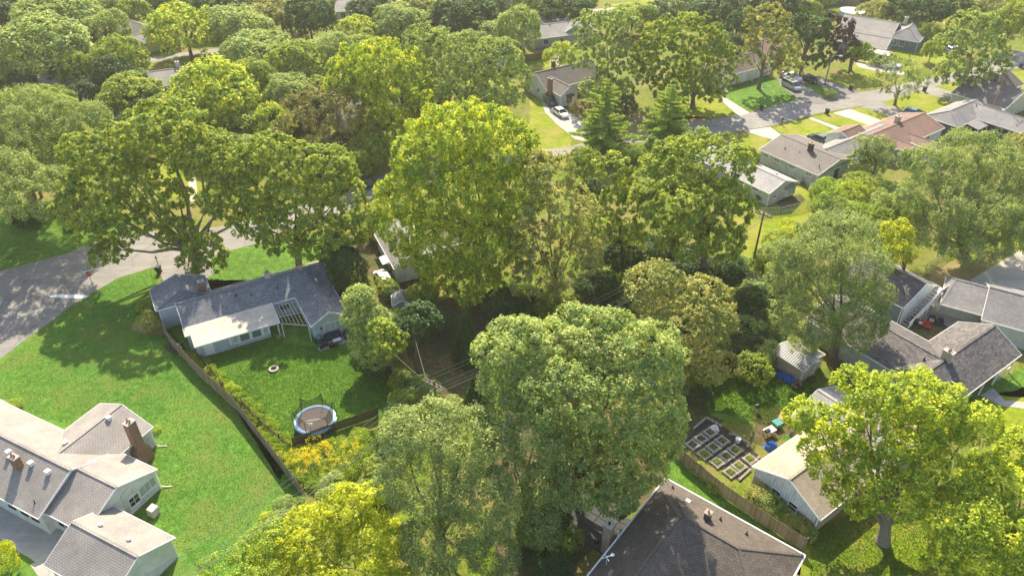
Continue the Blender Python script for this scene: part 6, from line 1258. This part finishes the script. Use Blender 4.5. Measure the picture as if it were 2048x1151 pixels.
scatter([(1385, 940), (1440, 985), (1480, 1010), (1450, 990), (1400, 930)], 9, ['weed', 'elm'], 9, 15, 'weedy plant between the fence and the raised beds', 'weeds beside the raised beds', 11)
scatter([(355, 700), (400, 715), (500, 800), (580, 880), (610, 960), (590, 960), (480, 800), (400, 735)], 330, ['weed'], 4, 12, 'low bushy weed growing inside the long wooden fence', 'weeds inside the long fence', 12, 'weeds')
scatter([(600, 900), (740, 860), (760, 880), (700, 960), (640, 990), (600, 960)], 330, ['weed'], 6, 17, 'tangle of yellow-green weeds under the goldenrod flowers', 'bushes in the goldenrod patch', 13, 'weeds')
scatter([(590, 990), (740, 940), (760, 990), (650, 1020), (480, 1100), (540, 1030)], 16, ['weed', 'elm', 'yellow'], 18, 30, 'leafy bush between the goldenrod patch and the yellow tree', 'bushes above the yellow tree', 14)
scatter([(740, 900), (790, 900), (800, 1000), (740, 990)], 9, ['dark', 'oak'], 20, 32, 'dark round bush between the wires and the feathery tree', 'dark bushes under the feathery tree', 15)
scatter([(1170, 290), (1300, 300), (1400, 280), (1380, 300), (1200, 320)], 18, ['elm', 'oak', 'pine' if False else 'weed'], 14, 24, 'shrub along the lower road edge below the pines', 'shrubs below the pines', 16)
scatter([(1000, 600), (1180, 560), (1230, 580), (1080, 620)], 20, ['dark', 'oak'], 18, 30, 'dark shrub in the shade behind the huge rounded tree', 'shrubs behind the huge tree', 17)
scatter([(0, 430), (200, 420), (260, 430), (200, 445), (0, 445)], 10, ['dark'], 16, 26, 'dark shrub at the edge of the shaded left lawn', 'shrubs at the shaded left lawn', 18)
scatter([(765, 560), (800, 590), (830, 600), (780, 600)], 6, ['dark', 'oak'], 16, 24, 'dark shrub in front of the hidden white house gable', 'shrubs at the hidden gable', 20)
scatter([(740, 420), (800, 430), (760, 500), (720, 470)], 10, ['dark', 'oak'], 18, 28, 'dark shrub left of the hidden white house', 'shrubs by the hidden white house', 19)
ftree(297, 645, 22, 26, 'olive', 'grey-green bush at the left corner of the blue-grey house', sh=True); ftree(292, 612, 20, 16, 'oak', 'low green bush beside the hip end of the blue-grey roof', sh=True)
ftree(1122, 186, 9, 8, 'dark', 'round clipped dark bush left of the white house window', sh=True); ftree(1150, 186, 9, 9, 'dark', 'round clipped dark bush right of the white house window', sh=True); ftree(1160, 215, 22, 16, 'brown', 'reddish-brown shrub in front of the white house', sh=True)
ftree(1482, 462, 12, 10, 'oak', 'small garden bush with its shadow on the bright yard', sh=True); ftree(1520, 396, 10, 9, 'dark', 'small bush at the left foot of the bay window house', sh=True)
ftree(1660, 188, 14, 6, 'weed', 'low flower bed plant between the two asphalt drives', sh=True); ftree(860, 795, 24, 18, 'brown', 'pale dry bush with pinkish twigs below the crossarm pole', sh=True); ftree(830, 590, 24, 12, 'brown', 'brown dry bush below the hidden white house', sh=True)
ftree(312, 858, 10, 8, 'weed', 'small weedy plant at the corner of the white house lawn', sh=True); ftree(25, 812, 20, 9, 'weed', 'pale low bush at the end of the walk, left edge', sh=True); ftree(5, 1120, 30, 40, 'yellow', 'yellow-green bush at the bottom left corner beside the drive', sh=True)
# goldenrod blooms
def gold(poly, n, seed):
    rr = random.Random(seed); rs = np.random.default_rng(seed); us = [p[0] for p in poly]; vs = [p[1] for p in poly]
    C = []; 
    for i in range(n):
        u, v = rr.choice([(610+rr.gauss(0, 22), 912+rr.gauss(0, 10)), (650, 890), (rr.uniform(600, 720), rr.uniform(875, 925)), (rr.uniform(590, 700), rr.uniform(900, 950))]); p = at(u+rr.uniform(-5, 5), v+rr.uniform(-4, 4), 1.15)
        k = rr.randint(14, 40); C.append(np.array([p.x, p.y, 1.15+rr.uniform(-.1, .35)])+rs.normal(0, 1, (k, 3))*np.array([.13, .13, .10]))
    C = np.concatenate(C); N = rand_dirs(rs, len(C)); N[:, 2] = abs(N[:, 2])+.3; N /= np.linalg.norm(N, axis=1, keepdims=True); c0 = C.mean(0); c0[2] = 0
    o = link('goldenrod', leaf_mesh('goldenrod', C-c0, N, .12, .5+rs.normal(0, .2, len(C)), 'goldenrod_bloom', rs, .6), None, tuple(c0)); tag(o, 'mass of golden yellow goldenrod flowers behind the short dark board fence', 'flowers', None, 'stuff')
gold([(600, 880)], 150, 3)
pot(onh1(14.4, -8.6), 'potted plant at the front left corner of the patio'); pot(onh1(14.1, -7.2), 'small potted plant by the left corner of the gable wall', .18); pot(onh1(18.2, -7.2), 'potted plant at the right end of the patio wall', .2)
# grass tufts and clover over the nearer lawns: stuff
def tufts(name, poly, n, size, seed, mat, label):
    rs = np.random.default_rng(seed); P = [at(u, v) for u, v in poly]; xs = [p.x for p in P]; ys = [p.y for p in P]; q = np.stack([rs.uniform(min(xs), max(xs), n), rs.uniform(min(ys), max(ys), n)], 1); c = np.zeros(n, bool)
    for i in range(len(P)):
        a, b = P[i], P[(i+1) % len(P)]; k = ((a.y > q[:, 1]) != (b.y > q[:, 1])) & (q[:, 0] < (b.x-a.x)*(q[:, 1]-a.y)/((b.y-a.y) or 1e-9)+a.x); c ^= k
    q = q[c]; n = len(q); C = np.concatenate([q, np.full((n, 1), size*.3)], 1); N = rand_dirs(rs, n); N[:, 2] = N[:, 2]*.35+.2; N /= np.linalg.norm(N, axis=1, keepdims=True)
    patch = np.sin(q[:, 0]*.9+np.sin(q[:, 1]*.5)*2)*np.sin(q[:, 1]*.7+np.sin(q[:, 0]*.4)*2)*.12
    o = link(name, leaf_mesh(name, C, N, size, .45+patch*1.3+rs.normal(0, .07, n), mat, rs, .45), None); tag(o, label, 'grass', None, 'stuff')
leafm('leaf_grass', (.06, .14, .02), (.115, .24, .035), (.21, .36, .06), .4)
leafm('leaf_grass_deep', (.06, .12, .015), (.11, .20, .022), (.18, .29, .035), .4)
tufts('grass', [(0, 730), (130, 620), (235, 556), (312, 534), (326, 655), (465, 812), (605, 985), (510, 1100), (420, 1151), (330, 1080), (280, 880), (60, 830), (0, 800)], 135000, .12, 1, 'leaf_grass', 'dense mown grass of the large left lawn')
tufts('grass', [(400, 715), (560, 680), (640, 700), (705, 685), (745, 690), (790, 780), (755, 828), (590, 885), (480, 800)], 60000, .14, 2, 'leaf_grass', 'rough grass of the trampoline lawn')
tufts('grass', [(1430, 750), (1550, 730), (1640, 780), (1560, 860), (1500, 840), (1420, 820)], 15000, .2, 3, 'leaf_grass_deep', 'unmown grass of the right garden')
tufts('grass', [(1620, 1060), (1740, 1010), (2048, 1020), (2048, 1151), (1620, 1151)], 25000, .15, 4, 'leaf_grass', 'sunny grass around the maple trunk, bottom right')
# ------------------------------------------------------------------ haze over the whole neighbourhood
hz = MB(); hz.box(-440, -145, -1.0, 440, 560, 66); o = hz.build('haze', M['wire']); tag(o, None, None, None, 'stuff')
m_ = bpy.data.materials.new('haze'); m_.use_nodes = True; N = m_.node_tree.nodes; N.clear(); oo = N.new('ShaderNodeOutputMaterial'); pv = N.new('ShaderNodeVolumePrincipled')
pv.inputs['Color'].default_value = (.97, .93, .82, 1); pv.inputs['Density'].default_value = .00022; pv.inputs['Anisotropy'].default_value = .3; m_.node_tree.links.new(pv.outputs[0], oo.inputs['Volume']); o.data.materials[0] = m_
GR = {}
for o in bpy.data.objects:
    if o.get('group') and o.parent is None and str(o.get('category')) in ('shrub', 'tree') and 'outside' not in o['label'] and 'distant' not in o['label']: GR.setdefault(o['group'], []).append(o)
for k_, L_ in GR.items():
    if len(L_) < 2: continue
    L_.sort(key=lambda o: o.location.x/o.location.y)
    for i_, o in enumerate(L_, 1):
        s_ = 'th' if 10 <= i_ % 100 <= 20 else {1: 'st', 2: 'nd', 3: 'rd'}.get(i_ % 10, 'th'); w_ = o['label'].split()
        o['label'] = ' '.join(w_[:12])+', %d%s from the left' % (i_, s_) if len(w_) <= 12 else o['label']
print('LEAVES', sum(s[1] for s in STATS), 'objects', len(bpy.data.objects))
